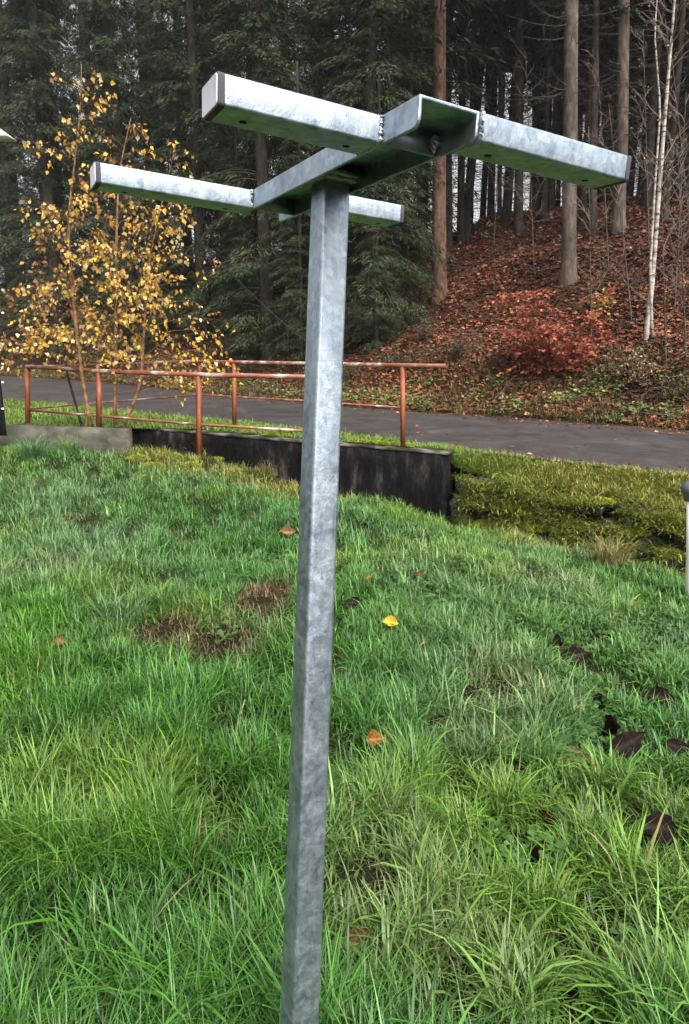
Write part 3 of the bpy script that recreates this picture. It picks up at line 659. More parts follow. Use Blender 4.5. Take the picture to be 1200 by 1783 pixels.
birch('thin dark leaning birch stem with few brown leaves beside the left birch', [(142, 738, 10.1), (116, 650, 10.2), (108, 560, 10.3), (95, 470, 10.3), (80, 400, 10.3)], .02, 26, (.3, .97), 4, 3.4, 1.3, BRN, barkm='barkD', bias=-.3)

# ------------------------------------------------------------------ right side birches, saplings, shrubs
def on_hill(px, py):
    return hillhit(px, py)
def stemtree(name, label, cat, base, path, r0, mat, seed, nbr, bl, group=None, twigc=(.12, .09, .07), leaves=None, extra=None):
    r = np.random.default_rng(seed); p0 = hillhit(*base); Y = p0[1]
    S = np.array([p0] + [at(a, b, Y) for a, b in path]); e = empty(name, p0, label, cat, group)
    s = np.linspace(0, 1, 20); u = np.linspace(0, 1, len(S)); Q = np.stack([np.interp(s, u, S[:, c]) for c in range(3)], -1); Q[0, 2] -= .2
    ac = Acc(); add_tube(ac, Q, r0 * (1 - .7 * s), 8)
    if extra:
        S2 = np.array([at(a, b, Y - .05) for a, b in extra]); Q2 = np.stack([np.interp(s, np.linspace(0, 1, len(S2)), S2[:, c]) for c in range(3)], -1); add_tube(ac, Q2, r0 * .5 * (1 - .7 * s), 6)
    child('trunk', ac.mesh('trunk', True), M[mat], e)
    tw = Acc(); LC = []
    for b in range(nbr):
        f = .3 + .68 * r.random(); q = f * 19; i = min(int(q), 18); P0 = Q[i] + (Q[i + 1] - Q[i]) * (q - i); az = r.random() * 6.283
        L = bl * (.4 + .8 * r.random()) * (1.2 - f * .7); P = limb_path(P0, np.array([math.cos(az), math.sin(az), .9 + .6 * r.random()]), L, 6, .1, r, .12)
        add_tube(tw, P, np.linspace(.011, .003, 6), 3, twigc, False)
        for k in range(5):
            g = .2 + .75 * r.random(); j = min(int(g * 5), 4); p = P[j] + (P[j + 1] - P[j]) * (g * 5 - j); P2 = limb_path(p, nz(P[j + 1] - P[j]) + r.normal(size=3) * .55, L * .4, 4, .1, r, .15)
            add_tube(tw, P2, np.linspace(.006, .002, 4), 3, twigc, False); LC.append(P2)
    if nbr: child('branches', tw.mesh('branches'), M['twig'], e, kind='stuff')
    if leaves:
        C = np.concatenate(LC); n = int(len(C) * leaves[0]); C = C[r.integers(0, len(C), n)] + r.normal(size=(n, 3)) * .03
        V, F = diamonds(C, r.normal(size=(n, 3)) + [0, 0, -.7], r.normal(size=(n, 3)), leaves[1] * (.6 + .6 * r.random(n)), leaves[1] * .6 * (.7 + .5 * r.random(n)), .1, .4)
        T = np.array(leaves[2])[r.integers(0, len(leaves[2]), n)] * (.7 + .6 * r.random((n, 1))); child('crown', mesh('crown', V, F, np.repeat(T, 4, 0)), M['leaf'], e)
    return e
stemtree('birch_tree', 'slender white birch stem leaning right on the slope', 'tree', (1124, 597), [(1135, 500), (1148, 330), (1158, 200), (1170, 60), (1178, -40)], .062, 'birch', 31, 22, 1.6, None, (.16, .13, .11), (.25, .06, [(.5, .3, .06), (.3, .13, .04)]), [(1136, 590), (1132, 470), (1140, 330), (1150, 190), (1140, 60), (1146, -30)])
for qi, (bx, by, tx, lb) in enumerate([(1160, 640, 1150, 'bare sapling in front of the white birch foot'), (1195, 630, 1180, 'bare sapling at the right edge of the slope'), (1100, 560, 1060, 'thin bare sapling left of the white birch'), (1060, 470, 1040, 'thin bare sapling between the grey trunks'), (1175, 540, 1195, 'bare twiggy sapling right of the white birch'), (1030, 600, 1025, 'bare stem behind the red beech shrub'), (930, 470, 915, 'thin bare sapling left of the tall grey trunk'), (860, 430, 880, 'thin bare sapling on the crest left of the grey trunk'), (1210, 480, 1170, 'bare grey sapling with forked top at right edge'), (1130, 430, 1120, 'bare sapling high on the slope behind the white birch')]):
    stemtree('bare_sapling', lb, 'sapling', (bx, by), [(bx * .7 + tx * .3, by - 120), (tx, by - 380)], .02, 'barkB', 40 + qi, 16, 1.3, 'bare saplings on the slope', (.13, .10, .08), (.08, .06, [(.5, .3, .06), (.3, .13, .04)]) if qi % 2 else None)
def shrub(name, label, cat, p0, w, h, seed, nst, nlv, cols, lsize, flat=.5, twigc=(.07, .05, .04), up=1.1):
    r = np.random.default_rng(seed); e = empty(name, p0, label, cat); tw = Acc(); LC = []; LD = []
    for b in range(nst):
        az = r.random() * 6.283; L = h * (.6 + .55 * r.random()); D = np.array([math.cos(az) * w / h * .6, math.sin(az) * w / h * .6, up * (.4 + r.random() * .8)])
        P = limb_path(np.asarray(p0) + r.normal(size=3) * [.12, .12, 0] - [0, 0, .05], D, L, 7, .15, r, .15); add_tube(tw, P, np.linspace(.014, .003, 7), 4, twigc, False)
        for k in range(9):
            g = .15 + .85 * r.random(); j = min(int(g * 6), 5); p = P[j] + (P[j + 1] - P[j]) * (g * 6 - j); a2 = r.random() * 6.283
            P2 = limb_path(p, np.array([math.cos(a2), math.sin(a2), (1 - flat) * r.normal()]), w * .42 * (.4 + .8 * r.random()), 6, .15, r, .2); add_tube(tw, P2, np.linspace(.005, .0015, 6), 3, twigc, False)
            m = nlv; gg = r.random(m) * 5; jj = np.minimum(gg.astype(int), 4)
            LC.append(P2[jj] + (P2[jj + 1] - P2[jj]) * (gg - jj)[:, None] + r.normal(size=(m, 3)) * [.05, .05, .02]); LD.append(nz(P2[-1:] - P2[:1]) + r.normal(size=(m, 3)) * [.7, .7, .35])
    child('branches', tw.mesh('branches'), M['twig'], e, kind='stuff')
    C = np.concatenate(LC); D = np.concatenate(LD); n = len(C); Nn = np.array([0, -.3, 1.]) + r.normal(size=(n, 3)) * .5; L = lsize * (.6 + .7 * r.random(n))
    V, F = diamonds(C, D, Nn, L, L * .6, .12, .45); T = np.array(cols)[r.integers(0, len(cols), n)] * (.6 + .7 * r.random((n, 1)))
    child('crown', mesh('crown', V, F, np.repeat(T, 4, 0)), M['leaf'], e)
shrub('beech_shrub', 'rusty red beech shrub in the middle of the leafy slope', 'shrub', hillhit(965, 652), 2.0, 2.1, 51, 19, 30, [(.40, .105, .055), (.31, .075, .042), (.48, .17, .085), (.25, .068, .036)], .10, .8)
shrub('leafy_twig', 'small shrub with bright yellow leaves beside the red beech', 'shrub', hillhit(1050, 545), .9, .75, 52, 3, 4, [(.62, .46, .06), (.55, .5, .08)], .11, .6)
shrub('bramble_shrub', 'brown dry shrub across the road behind the birches', 'shrub', hillhit(300, 655), 1.8, 1.5, 53, 12, 12, [(.26, .12, .05), (.36, .2, .08), (.18, .09, .04)], .08, .4)
shrub('bramble_shrub', 'olive yellow shrub across the road behind the left birch', 'shrub', hillhit(170, 645), 2.2, 1.9, 54, 12, 12, [(.2, .17, .05), (.3, .24, .06), (.14, .12, .04)], .09, .4)
shrub('bramble_shrub', 'low reddish shrub left of the red beech by the road', 'shrub', hillhit(880, 640), 1.3, .9, 55, 8, 8, [(.24, .08, .035), (.16, .07, .03), (.12, .10, .03)], .07, .5)
shrub('bramble_shrub', 'dry brown shrub below the white birch', 'shrub', hillhit(1120, 665), 1.5, 1.1, 56, 9, 7, [(.28, .13, .05), (.2, .16, .05), (.4, .3, .12)], .06, .4)
for q_, (px_, py_, lb_) in enumerate([(620, 650, 'low dark olive shrub by the road right of the pole'), (700, 640, 'low dark shrub behind the far railing end'), (790, 620, 'olive brown shrub below the reddish trunk'), (440, 650, 'low brown shrub left of the pole across the road'), (740, 590, 'dark ferny shrub at the foot of the reddish trunk'), (1180, 690, 'low leafy shrub by the road at the right edge')]):
    shrub('low_shrub', lb_, 'shrub', hillhit(px_, py_), 1.5, .8, 80 + q_, 9, 9, [(.05, .06, .02), (.10, .085, .03), (.15, .07, .03), (.08, .05, .025)], .07, .4)
shrub('rowan_shrub', 'thin shrub with bright red berries near the white birch', 'shrub', hillhit(1105, 500), 1.6, 1.6, 57, 6, 1, [(.5, .02, .02), (.2, .08, .03)], .05, .3)
shrub('yellow_sapling', 'tiny sapling with bright yellow leaves on the crest left of the grey trunk', 'shrub', hillhit(850, 412), .9, 1.0, 58, 3, 3, [(.65, .5, .07)], .10, .4)

# ------------------------------------------------------------------ litter and undergrowth on the slope (uncountable)
def litter():
    ac = Acc()
    P, t = samp_hill(95000, .05, 14, 6, 80); k = (600 + FPX * P[:, 0] / P[:, 1]); keep = (k > -150) & (k < 1400); P = P[keep]; t = t[keep]; n = len(P)
    D = rng.normal(size=(n, 3)) * [1, 1, .25]; Nn = np.array([0, -.5, 1.]) + rng.normal(size=(n, 3)) * .45; L = .05 + .11 * rng.random(n) ** 1.5
    P[:, 2] += .015 + .05 * rng.random(n); V, F = diamonds(P - nz(D) * L[:, None] * .5, D, Nn, L, L * (.5 + .3 * rng.random(n)), .18, .5)
    cols = np.array([(.24, .068, .026), (.165, .048, .020), (.32, .11, .040), (.09, .035, .018), (.40, .19, .08)]); ci = rng.choice(5, n, p=[.33, .28, .2, .14, .05])
    big = vnoise(P[:, 0], P[:, 1], 1.6, 9)[:, None]; drift = vnoise(P[:, 0] + P[:, 2], P[:, 1], .45, 10)[:, None]; T = cols[ci] * (.18 + .75 * big ** 1.4 + .35 * drift) * (.6 + .7 * rng.random((n, 1)))
    T *= np.where(rng.random((n, 1)) < .04, 2.4, 1)
    ac.add(V, F, np.repeat(T, 4, 0))
    k_ = 900; P, t = samp_hill(k_, .3, 13, 6, 70); d_ = rng.normal(size=(k_, 3)) * [1, 1, .12]; d_ = nz(d_); l_ = .3 + 1.1 * rng.random(k_) ** 2
    P2 = P[:, None] + d_[:, None] * (l_[:, None] * np.linspace(-.5, .5, 4))[..., None]; P2[..., 2] += .06 + .06 * rng.random((k_, 1)); P2 += rng.normal(size=P2.shape) * .03
    V, F = tubes_np(P2, np.tile(np.array([1, .9, .7, .3]), (k_, 1)) * (.006 + .012 * rng.random((k_, 1)) ** 2), 3); ac.add(V, F, (.07, .055, .045))
    m = 600; s_ = 4 + rng.random(m) * 72; si = s_.astype(int); fs = (s_ - si)[:, None]; A_ = NR[si] * (1 - fs) + NR[si + 1] * fs; B_ = FR[si] * (1 - fs) + FR[si + 1] * fs
    u_ = np.where(rng.random(m) < .72, 1 - .16 * rng.random(m) ** 2, np.where(rng.random(m) < .6, .08 * rng.random(m), rng.random(m)))[:, None]; P = A_ * (1 - u_) + B_ * u_; P[:, 2] += .008
    L = .05 + .05 * rng.random(m); V, F = diamonds(P, rng.normal(size=(m, 3)) * [1, 1, .08], np.array([0, 0, 1.]) + rng.normal(size=(m, 3)) * .2, L, L * .6, .12, .5); T = cols[rng.integers(0, 5, m)] * (.7 + .8 * rng.random((m, 1))); ac.add(V, F, np.repeat(T, 4, 0))
    return ac.mesh('leaf_litter')
obj('leaf_litter', litter(), M['litter'], label='russet fallen leaves carpeting the wooded slope', cat='leaf litter', kind='stuff')
def undergrowth():
    ac = Acc(); P, t = samp_hill(80000, .0, 3.6, 6, 82); n0 = len(P); keep = rng.random(n0) < np.clip(1.15 - t / 2.6, .06, 1) * (.35 + .9 * (vnoise(P[:, 0], P[:, 1], .8, 12) > .45)); P = P[keep]; n = len(P)
    V, Q, T3, tv = blades(P, .09 + .16 * rng.random(n), .007 + .006 * rng.random(n), rng.random(n) * 6.283, .2 + .5 * rng.random(n), .4 + 1.0 * rng.random(n), 2)
    cols = np.array([(.06, .10, .022), (.10, .12, .03), (.16, .12, .045), (.09, .06, .025)]); T = cols[rng.choice(4, n, p=[.34, .24, .24, .18])] * (.6 + .7 * rng.random((n, 1)))
    b = ac.n; ac.V.append(V); ac.F4.append(Q + b); ac.F3.append(T3 + b); ac.T.append(np.repeat(T, 5, 0)); ac.n += len(V)
    P, t = samp_hill(36000, .0, 3.2, 6, 80); keep = rng.random(len(P)) < np.clip(1.1 - t / 2.4, .08, 1) * (vnoise(P[:, 0], P[:, 1], .5, 14) > .5); P = P[keep]; n = len(P); P[:, 2] += .03 + .14 * rng.random(n)
    L = .04 + .06 * rng.random(n); V, F = diamonds(P, rng.normal(size=(n, 3)) * [1, 1, .4], np.array([0, -.4, 1]) + rng.normal(size=(n, 3)) * .4, L, L * .7, .1, .45)
    cols = np.array([(.07, .13, .03), (.12, .15, .035), (.22, .2, .05), (.2, .08, .035)]); T = cols[rng.choice(4, n, p=[.4, .25, .12, .23])] * (.6 + .7 * rng.random((n, 1))); ac.add(V, F, np.repeat(T, 4, 0))
    return ac.mesh('undergrowth')
obj('undergrowth', undergrowth(), M['grass'], label='low green and dry plants fringing the far road edge', cat='undergrowth', kind='stuff')

# ------------------------------------------------------------------ grass (uncountable)
FALLEN = [(1150, 1447, 80, 'D', 80, 'large dark brown leaf at the right edge, its midrib showing'), (1002, 1147, 60, 'D', 75, 'dark curled leaf pair, longer one, right of the yellow leaf'), (970, 1124, 34, 'D', 20, 'small dark leaf touching the longer dark curled one'),
    (1040, 1228, 46, 'D', 10, 'narrow dark leaf standing on edge, upper of the dark row at right'), (1058, 1270, 56, 'D', 5, 'narrow dark leaf standing on edge below the upper one of the row'), (1092, 1300, 70, 'D', 60, 'broad dark leaf right of the brown one'), (760, 1262, 46, 'D', 45, 'black leaf lying left of centre among pale grass right of the pole'),
    (944, 1432, 60, 'B', 5, 'reddish brown leaf standing upright in the grass'), (925, 1500, 50, 'D', 10, 'dark leaf below the upright reddish brown leaf'), (1066, 1426, 28, 'B', 10, 'small brown leaf left of the large dark one'), (615, 1052, 34, 'D', 60, 'small dark leaf close to the pole, right side'),
    (818, 1208, 40, 'D', 70, 'slim dark leaf left of the dark row'), (900, 1338, 42, 'D', 30, 'dark leaf left of the pale brown one'), (1000, 1326, 46, 'T', 70, 'pale brown leaf in the right grass'), (1150, 1218, 50, 'D', 60, 'dark leaf near the right edge above the dark row'), (615, 1642, 60, 'B', 40, 'brown crumpled leaf at the bottom right of the pole'),
    (985, 1752, 64, 'D', 20, 'dark leaf at the bottom edge of the grass'), (680, 1087, 27, 'Y', 70, 'yellow leaf with brown spots right of the pole'), (656, 1292, 34, 'O', 65, 'orange brown leaf right of the pole below the yellow one'), (101, 1118, 34, 'T', 70, 'tan leaf at the left beside the thatch hole'), (500, 930, 28, 'T', 60, 'brown leaf left of the pole high on the meadow'),
    (641, 1008, 14, 'O', 60, 'tiny yellow orange leaf above the spotted yellow one'), (728, 1003, 18, 'B', 30, 'small brown leaf right of the tiny yellow one'), (38, 1482, 24, 'O', 10, 'orange leaf half hidden in tall grass at the left edge'), (1180, 1305, 40, 'D', 70, 'dark leaf cut by the right edge below the dark row'), (850, 1330, 30, 'D', 20, 'small dark leaf left of the other dark one in mid grass')]
FP = [hit(a, b, .06) for a, b, *_ in FALLEN]
THATCH = [(285, 1105, .2, 0), (385, 1135, .19, 0), (465, 1050, .19, 1), (390, 1465, .09, 2), (140, 905, .22, 2), (165, 1440, .08, 2), (640, 1570, .11, 2), (880, 1215, .14, 2), (1080, 1690, .1, 2), (960, 1560, .05, 1)]
TP = [(hit(a, b), r, k) for a, b, r, k in THATCH]
OP = [(hit(a, b), r_) for a, b, r_ in [(660, 1500, .22), (640, 1640, .2), (720, 1560, .18), (900, 1200, .32), (830, 1300, .25), (950, 1010, .4), (1120, 1660, .2), (450, 1100, .3), (60, 1000, .4), (800, 1700, .2)]]
def grass():
    ac = Acc(); zones = [(.75, 2.4, 16500, 4), (2.4, 4.6, 11500, 3), (4.6, 7.4, 7200, 2), (7.4, 11.0, 4200, 2)]
    for (y0, y1, dens, ns) in zones:
        xm = .72 * y1 + .75; n = int(dens * (y1 - y0) * 2 * xm); x = (rng.random(n) * 2 - 1) * xm; y = y0 + (y1 - y0) * rng.random(n)
        kp = np.abs(x) < .72 * y + .75
        # in front of the walls / kerb / ditch
        wl = np.interp(x, [-12, -9.5, -3.22, -3.2, 1.36, 1.5, 2.9, 4.25, 9], [11.6, 10.98, 9.3, 9.86, 8.2, 8.0, 7.0, 5.95, 2.0]); kp &= y < wl - .02
        x = x[kp]; y = y[kp]; n = len(x)
        clump = vnoise(x, y, .16, 21); patch = vnoise(x, y, .9, 22); big = vnoise(x, y, 2.2, 23); fine = vnoise(x, y, .06, 24)
        kp = rng.random(n) < np.clip(.02 + 1.6 * clump * (.3 + .95 * fine), .04, 1)
        H = .05 + .145 * clump ** 1.5 + .055 * patch
        nearl = np.clip((2.6 - y) / 1.2, 0, 1); H += nearl * .035 * (x < .25)
        H *= 1 - .18 * np.clip((y - 2.4) / 1.5, 0, 1); leftm = np.clip(1 - np.abs(y - 3.4) / 1.0, 0, 1) * (x < .1); H += leftm * .02
        brown = np.zeros(n); dark = np.zeros(n)
        for (p, r_, kd) in TP:
            d = np.sqrt((x - p[0]) ** 2 + ((y - p[1]) * .8) ** 2) / r_; f = np.clip(1.25 - d, 0, 1); f = np.minimum(f * 1.8, 1) * (.6 + .6 * fine)
            H *= 1 - .6 * np.clip(f, 0, 1); kp &= rng.random(n) > .42 * f * (1 if kd == 2 else .6); brown = np.maximum(brown, f * (.35 if kd == 2 else 1.0 if kd == 0 else 1.3))
        for p, fl in zip(FP, FALLEN):
            sz = max(.03, fl[2] * np.linalg.norm(p - CAM) / FPX); d = np.sqrt((x - p[0]) ** 2 + (y - p[1] + .05) ** 2); f = np.clip(1.4 - d / (sz * .6), 0, 1); H *= 1 - .6 * np.minimum(f * 2, 1)
        x = x[kp]; y = y[kp]; H = H[kp]; brown = np.clip(brown[kp], 0, 1); clump = clump[kp]; patch = patch[kp]; big = big[kp]; n = len(x)
        z = G(x, y); P = np.stack([x, y, z - .006], -1)
        L = H * (.65 + .75 * rng.random(n)); wsc = np.interp(y, [1, 3, 6, 10], [1, 1.1, 1.45, 1.9]); W = (.0028 + .0044 * rng.random(n) ** 1.5) * wsc
        long_ = rng.random(n) < .05; L[long_] *= 1.45; broad = rng.random(n) < .10 * (1 + np.clip(x, -.5, 1)); W[broad] *= 1.9; L[broad] *= 1.2
        hd = vnoise(x, y, .5, 25) * 9 + rng.normal(size=n) * 2.4; lean = .08 + .35 * rng.random(n) ** 1.5 + .35 * (1 - clump) * rng.random(n); flat_ = rng.random(n) < .14 + .34 * np.clip((y - 2.4) / 1.5, 0, 1) * (patch > .3); lean[flat_] += .3 + .7 * rng.random(flat_.sum()); curl = .3 + 1.7 * rng.random(n) ** 1.2; curl[broad] += .9
        V, Q, T3, tv = blades(P, L, W, hd, lean, curl, ns)
        fresh = np.array((.054, .156, .009)); pale = np.array((.094, .176, .064)); yel = np.array((.125, .195, .020)); ochre = np.array((.26, .19, .06)); br = np.array((.105, .066, .034)); deep = np.array((.03, .10, .016))
        rgt = np.clip((x + .1) / 1.2, 0, 1) * np.clip((y - .9) / 1.0, 0, 1); far = np.clip((y - 2.6) / 2.0, 0, 1)
        pm = np.clip(.15 + .5 * np.maximum(rgt, far) + (patch - .5) * 1.0, 0, 1)[:, None]; T = fresh * (1 - pm) + pale * pm  # sky sheen on the blades painted as a paler tint, growing right and far
        dm = (np.clip((big - .5) * 1.8, 0, .8))[:, None]; T = T * (1 - dm) + deep * dm * 1.3
        ym = np.clip((vnoise(x, y, .7, 27) - .62) * 2.2, 0, .5)[:, None]; T = T * (1 - ym) + yel * ym
        # golden moss and dry grass along the wall foot and right bank
        wl = np.interp(x, [-12, -9.5, -3.22, -3.2, 1.36, 1.5, 2.9, 4.25, 9], [11.6, 10.98, 9.3, 9.86, 8.2, 8.0, 7.0, 5.95, 2.0]); dist = wl - y
        gm = np.clip(1.5 - dist / 1.0, 0, 1) * np.clip((x + 3.4) / .5, 0, 1) * np.clip((.4 - x) / .6, 0, 1)
        gm = np.maximum(gm, np.clip(1.5 - dist / 1.1, 0, .85) * np.clip((x - 1.5) / .6, 0, 1)) * (.65 + .6 * patch)
        gm = np.maximum(gm, (rng.random(n) < .01) * .8)[:, None]; gm = np.clip(gm, 0, 1); mixo = (rng.random((n, 1)) < .55); T = T * (1 - gm) + np.where(mixo, ochre, yel * 1.0) * gm
        olv = np.zeros(n)
        for (p, r_) in OP: olv = np.maximum(olv, np.clip(1.3 - np.sqrt((x - p[0]) ** 2 + (y - p[1]) ** 2) / r_, 0, 1))
        olv = (np.clip(olv * 1.5, 0, 1) * (.2 + .55 * (rng.random(n) < .5)))[:, None]; T = T * (1 - olv) + np.array((.145, .185, .070)) * olv
        bm_ = brown[:, None]; T = T * (1 - bm_) + np.where(rng.random((n, 1)) < .25, br * 1.9, br) * bm_; curl = curl
        T *= (.3 + 1.3 * rng.random((n, 1))) * (.6 + .8 * clump[:, None]); drym = rng.random((n, 1)) < .009; T = np.where(drym, np.array((.26, .22, .11)), T)
        nv = 2 * ns + 1; b = ac.n; ac.V.append(V); ac.F3.append(T3 + b)
        if len(Q): ac.F4.append(Q + b)
        ac.T.append(np.repeat(T, nv, 0)); ac.n += len(V)
    return ac.mesh('grass')
obj('grass', grass(), M['grass'], label='wet green meadow grass covering the whole foreground', cat='grass', kind='stuff')

def verge_grass():
    ac = Acc(); n = 90000; s = rng.random(n) * 80 + 4; f = rng.random(n) ** .9; si = s.astype(int); fs = (s - si)[:, None]; g = VG[0]; q = np.clip((f * 8).astype(int), 0, 7); fq = (f * 8 - q)[:, None]
    P = (g[si, q] * (1 - fs) + g[si + 1, q] * fs) * (1 - fq) + (g[si, q + 1] * (1 - fs) + g[si + 1, q + 1] * fs) * fq
    px = 600 + FPX * P[:, 0] / P[:, 1]; pn = vnoise(P[:, 0], P[:, 1], .4, 31); kp = (px > -200) & (px < 1450) & (rng.random(n) < .35 + .9 * pn) & (f > .05 + .1 * pn); P = P[kp]; pn = pn[kp]; n = len(P)
    V, Q, T3, tv = blades(P - [0, 0, .01], (.06 + .09 * rng.random(n)) * (.6 + .8 * pn), .007 + .007 * rng.random(n), rng.random(n) * 6.28, .2 + .6 * rng.random(n), .4 + 1.1 * rng.random(n), 2)
    rt = np.clip((P[:, 0] - 1.2) / 1.5, 0, 1)[:, None]; A = np.array((.11, .23, .03)); B = np.array((.30, .30, .045)); Cc = np.array((.32, .22, .07)); k = rng.random((n, 1)); lft = np.clip((-P[:, 0] - 1) / 2, 0, 1)[:, None]
    m = np.clip(rt * .75 * (k < .75) + .12 + lft * .1 * (k < .5), 0, 1); T = A * (1 - m) + np.where(k < .4, B, Cc) * m; T *= .6 + .75 * rng.random((n, 1))
    ac.V.append(V); ac.F4.append(Q); ac.F3.append(T3); ac.T.append(np.repeat(T, 5, 0)); ac.n += len(V)
    # plants and dry blades clinging to the stone bank, moss tufts
    m = 80000; i = rng.integers(0, len(BANK), m); B0 = BANK[i] + rng.normal(size=(m, 3)) * [.13, .10, .07] + [-.04, -.06, .04]; cl = vnoise(B0[:, 0], B0[:, 2] * 1.5, .22, 33); kp = (cl > .38) & (B0[:, 0] > 1.46); B0 = B0[kp]; m = len(B0)
    V, Q, T3, tv = blades(B0, .05 + .15 * rng.random(m) ** 2, .006 + .008 * rng.random(m), -1.9 + rng.normal(size=m) * 1.0, .5 + .7 * rng.random(m), .5 + 1.2 * rng.random(m), 2)
    cols = np.array([(.32, .33, .04), (.16, .25, .045), (.36, .27, .09), (.09, .13, .03)]); T = cols[rng.choice(4, m, p=[.34, .32, .22, .12])] * (.6 + .7 * rng.random((m, 1)))
    b = ac.n; ac.V.append(V); ac.F4.append(Q + b); ac.F3.append(T3 + b); ac.T.append(np.repeat(T, 5, 0)); ac.n += len(V)
    return ac.mesh('verge_grass')
obj('verge_grass', verge_grass(), M['grass'], label='short green and golden grass on the roadside verge and stone bank', cat='grass', kind='stuff')

# moss cushions : dense tiny tufts lying on lumps
def moss():
    ac = Acc(); r = np.random.default_rng(61); cs = []
    for q in range(120):
        p = BANK[r.integers(0, len(BANK))]
        if p[0] < 1.7: continue
        cs.append((p[0], p[1] - .1, p[2] + .05, .08 + .1 * r.random()))
    for px in (615, 632, 648, 664, 682, 700, 715, 500, 470, 430): 
        t_ = (px - 345) / (778 - 345); p = at(px, 745 + 36 * t_, 9.62 - 1.28 * t_); cs.append((p[0], p[1] + .06, p[2] - .01, .06 + .06 * r.random()))
    for (px, py, s) in [(240, 800, .16), (265, 815, .2), (300, 795, .14), (330, 812, .16), (380, 800, .1), (250, 835, .14), (410, 822, .12), (150, 765, .14), (90, 762, .13), (640, 872, .1)]:
        p = hit(px, py); cs.append((p[0], p[1], p[2], s))
    for (x, y, z, s) in cs:
        n = int(1500 * (s / .15) ** 2); u = r.normal(size=(n, 3)); u[:, 2] = np.abs(u[:, 2]); u = nz(u) * np.array([s, s * .8, s * .35]) * (.85 + .2 * r.random((n, 1))); P = np.array([x, y, z]) + u
        V, F = diamonds(P, u + r.normal(size=(n, 3)) * .06, r.normal(size=(n, 3)), .014 + .014 * r.random(n), .008 + .006 * r.random(n), .1, .4)
        T = np.array((.30, .31, .02)) * (.5 + .8 * r.random((n, 1))) * np.where(r.random((n, 1)) < .3, np.array([.6, .8, .8]), 1); ac.add(V, F, np.repeat(T, 4, 0))
    return ac.mesh('moss')
obj('moss', moss(), M['grass'], label='bright yellow green moss cushions on stones and wall foot', cat='moss', kind='stuff')

# broad-leaved weeds in the meadow
def weeds():
    ac = Acc(); r = np.random.default_rng(71)
    spots = [(820, 990, .4, 60), (900, 1060, .5, 80), (1050, 1130, .5, 90), (1130, 1090, .4, 60), (430, 1010, .3, 60), (500, 985, .3, 50), (450, 843, .35, 60), (950, 1530, .18, 26), (980, 1290, .25, 40), (760, 1060, .3, 45), (1000, 1230, .3, 40), (380, 1120, .1, 10), (1130, 930, .4, 50), (860, 1490, .15, 12)]
    for (px, py, sp, n) in spots:
        p = hit(px, py); n = int(n * 1.2); x = p[0] + r.normal(size=n) * sp * .6; y = p[1] + r.normal(size=n) * sp * .6; z = G(x, y) + .03 + .05 * r.random(n)
        C = np.stack([x, y, z], -1); az = r.random(n) * 6.28
        for k in range(3):
            a = az + k * 2.1; D = np.stack([np.cos(a), np.sin(a), .15 + .2 * r.random(n)], -1); L = .022 + .022 * r.random(n); V, F = diamonds(C, D, np.array([0, 0, 1.]) + r.normal(size=(n, 3)) * .2, L, L * .85, .12, .6)
            T = np.array((.055, .125, .03)) * (.6 + .7 * r.random((n, 1))); ac.add(V, F, np.repeat(T, 4, 0))
    return ac.mesh('clover')
obj('clover', weeds(), M['grass'], label='patches of small clover leaves among the meadow grass', cat='clover', kind='stuff')

# long-bladed tufts
def tuft(name, label, px, py, n, L, tint, seed, w=.006, spread=.06, dz=0):
    r = np.random.default_rng(seed); p = hit(px, py); p[2] += dz; P = p + r.normal(size=(n, 3)) * [spread, spread, 0]
    V, Q, T3, tv = blades(P, L * (.5 + .7 * r.random(n)), w * (.6 + .7 * r.random(n)), r.random(n) * 6.28, .15 + .5 * r.random(n), .5 + 1.3 * r.random(n), 4)
    T = np.asarray(tint) * (.55 + .8 * r.random((n, 1))); obj(name, mesh(name, V, [Q, T3], np.repeat(T, 9, 0)), M['grass'], label=label, cat='grass tuft', group='long grass tufts')
for q, a in enumerate([('dry straw coloured grass tuft below the stone bank', 1060, 985, 260, .38, (.22, .19, .07)), ('grey green grass tuft at the right below the stones', 1150, 968, 200, .32, (.13, .18, .09)), ('pale grass tuft before the black wall corner', 850, 905, 220, .3, (.16, .24, .10)), ('bluish green grass tuft at the left meadow edge', 60, 800, 420, .45, (.09, .20, .07)), ('grey drooping grass tuft at the kerb end', 190, 775, 260, .4, (.15, .19, .10)), ('green grass tuft below the kerb middle', 120, 790, 260, .35, (.10, .21, .05)), ('dry golden grass tuft round the railing foot', 350, 790, 260, .34, (.24, .19, .06)), ('pale dry tuft at the foot of the black wall left of the pole', 470, 828, 200, .3, (.22, .2, .08)), ('pale curved grass tuft overhanging the thatch hole', 210, 1085, 240, .26, (.12, .21, .08)), ('drooping tuft on the bank at the right edge', 1185, 925, 160, .3, (.19, .19, .07))]):
    tuft('grass_tuft', a[0], a[1], a[2], a[3], a[4], a[5], 200 + q)

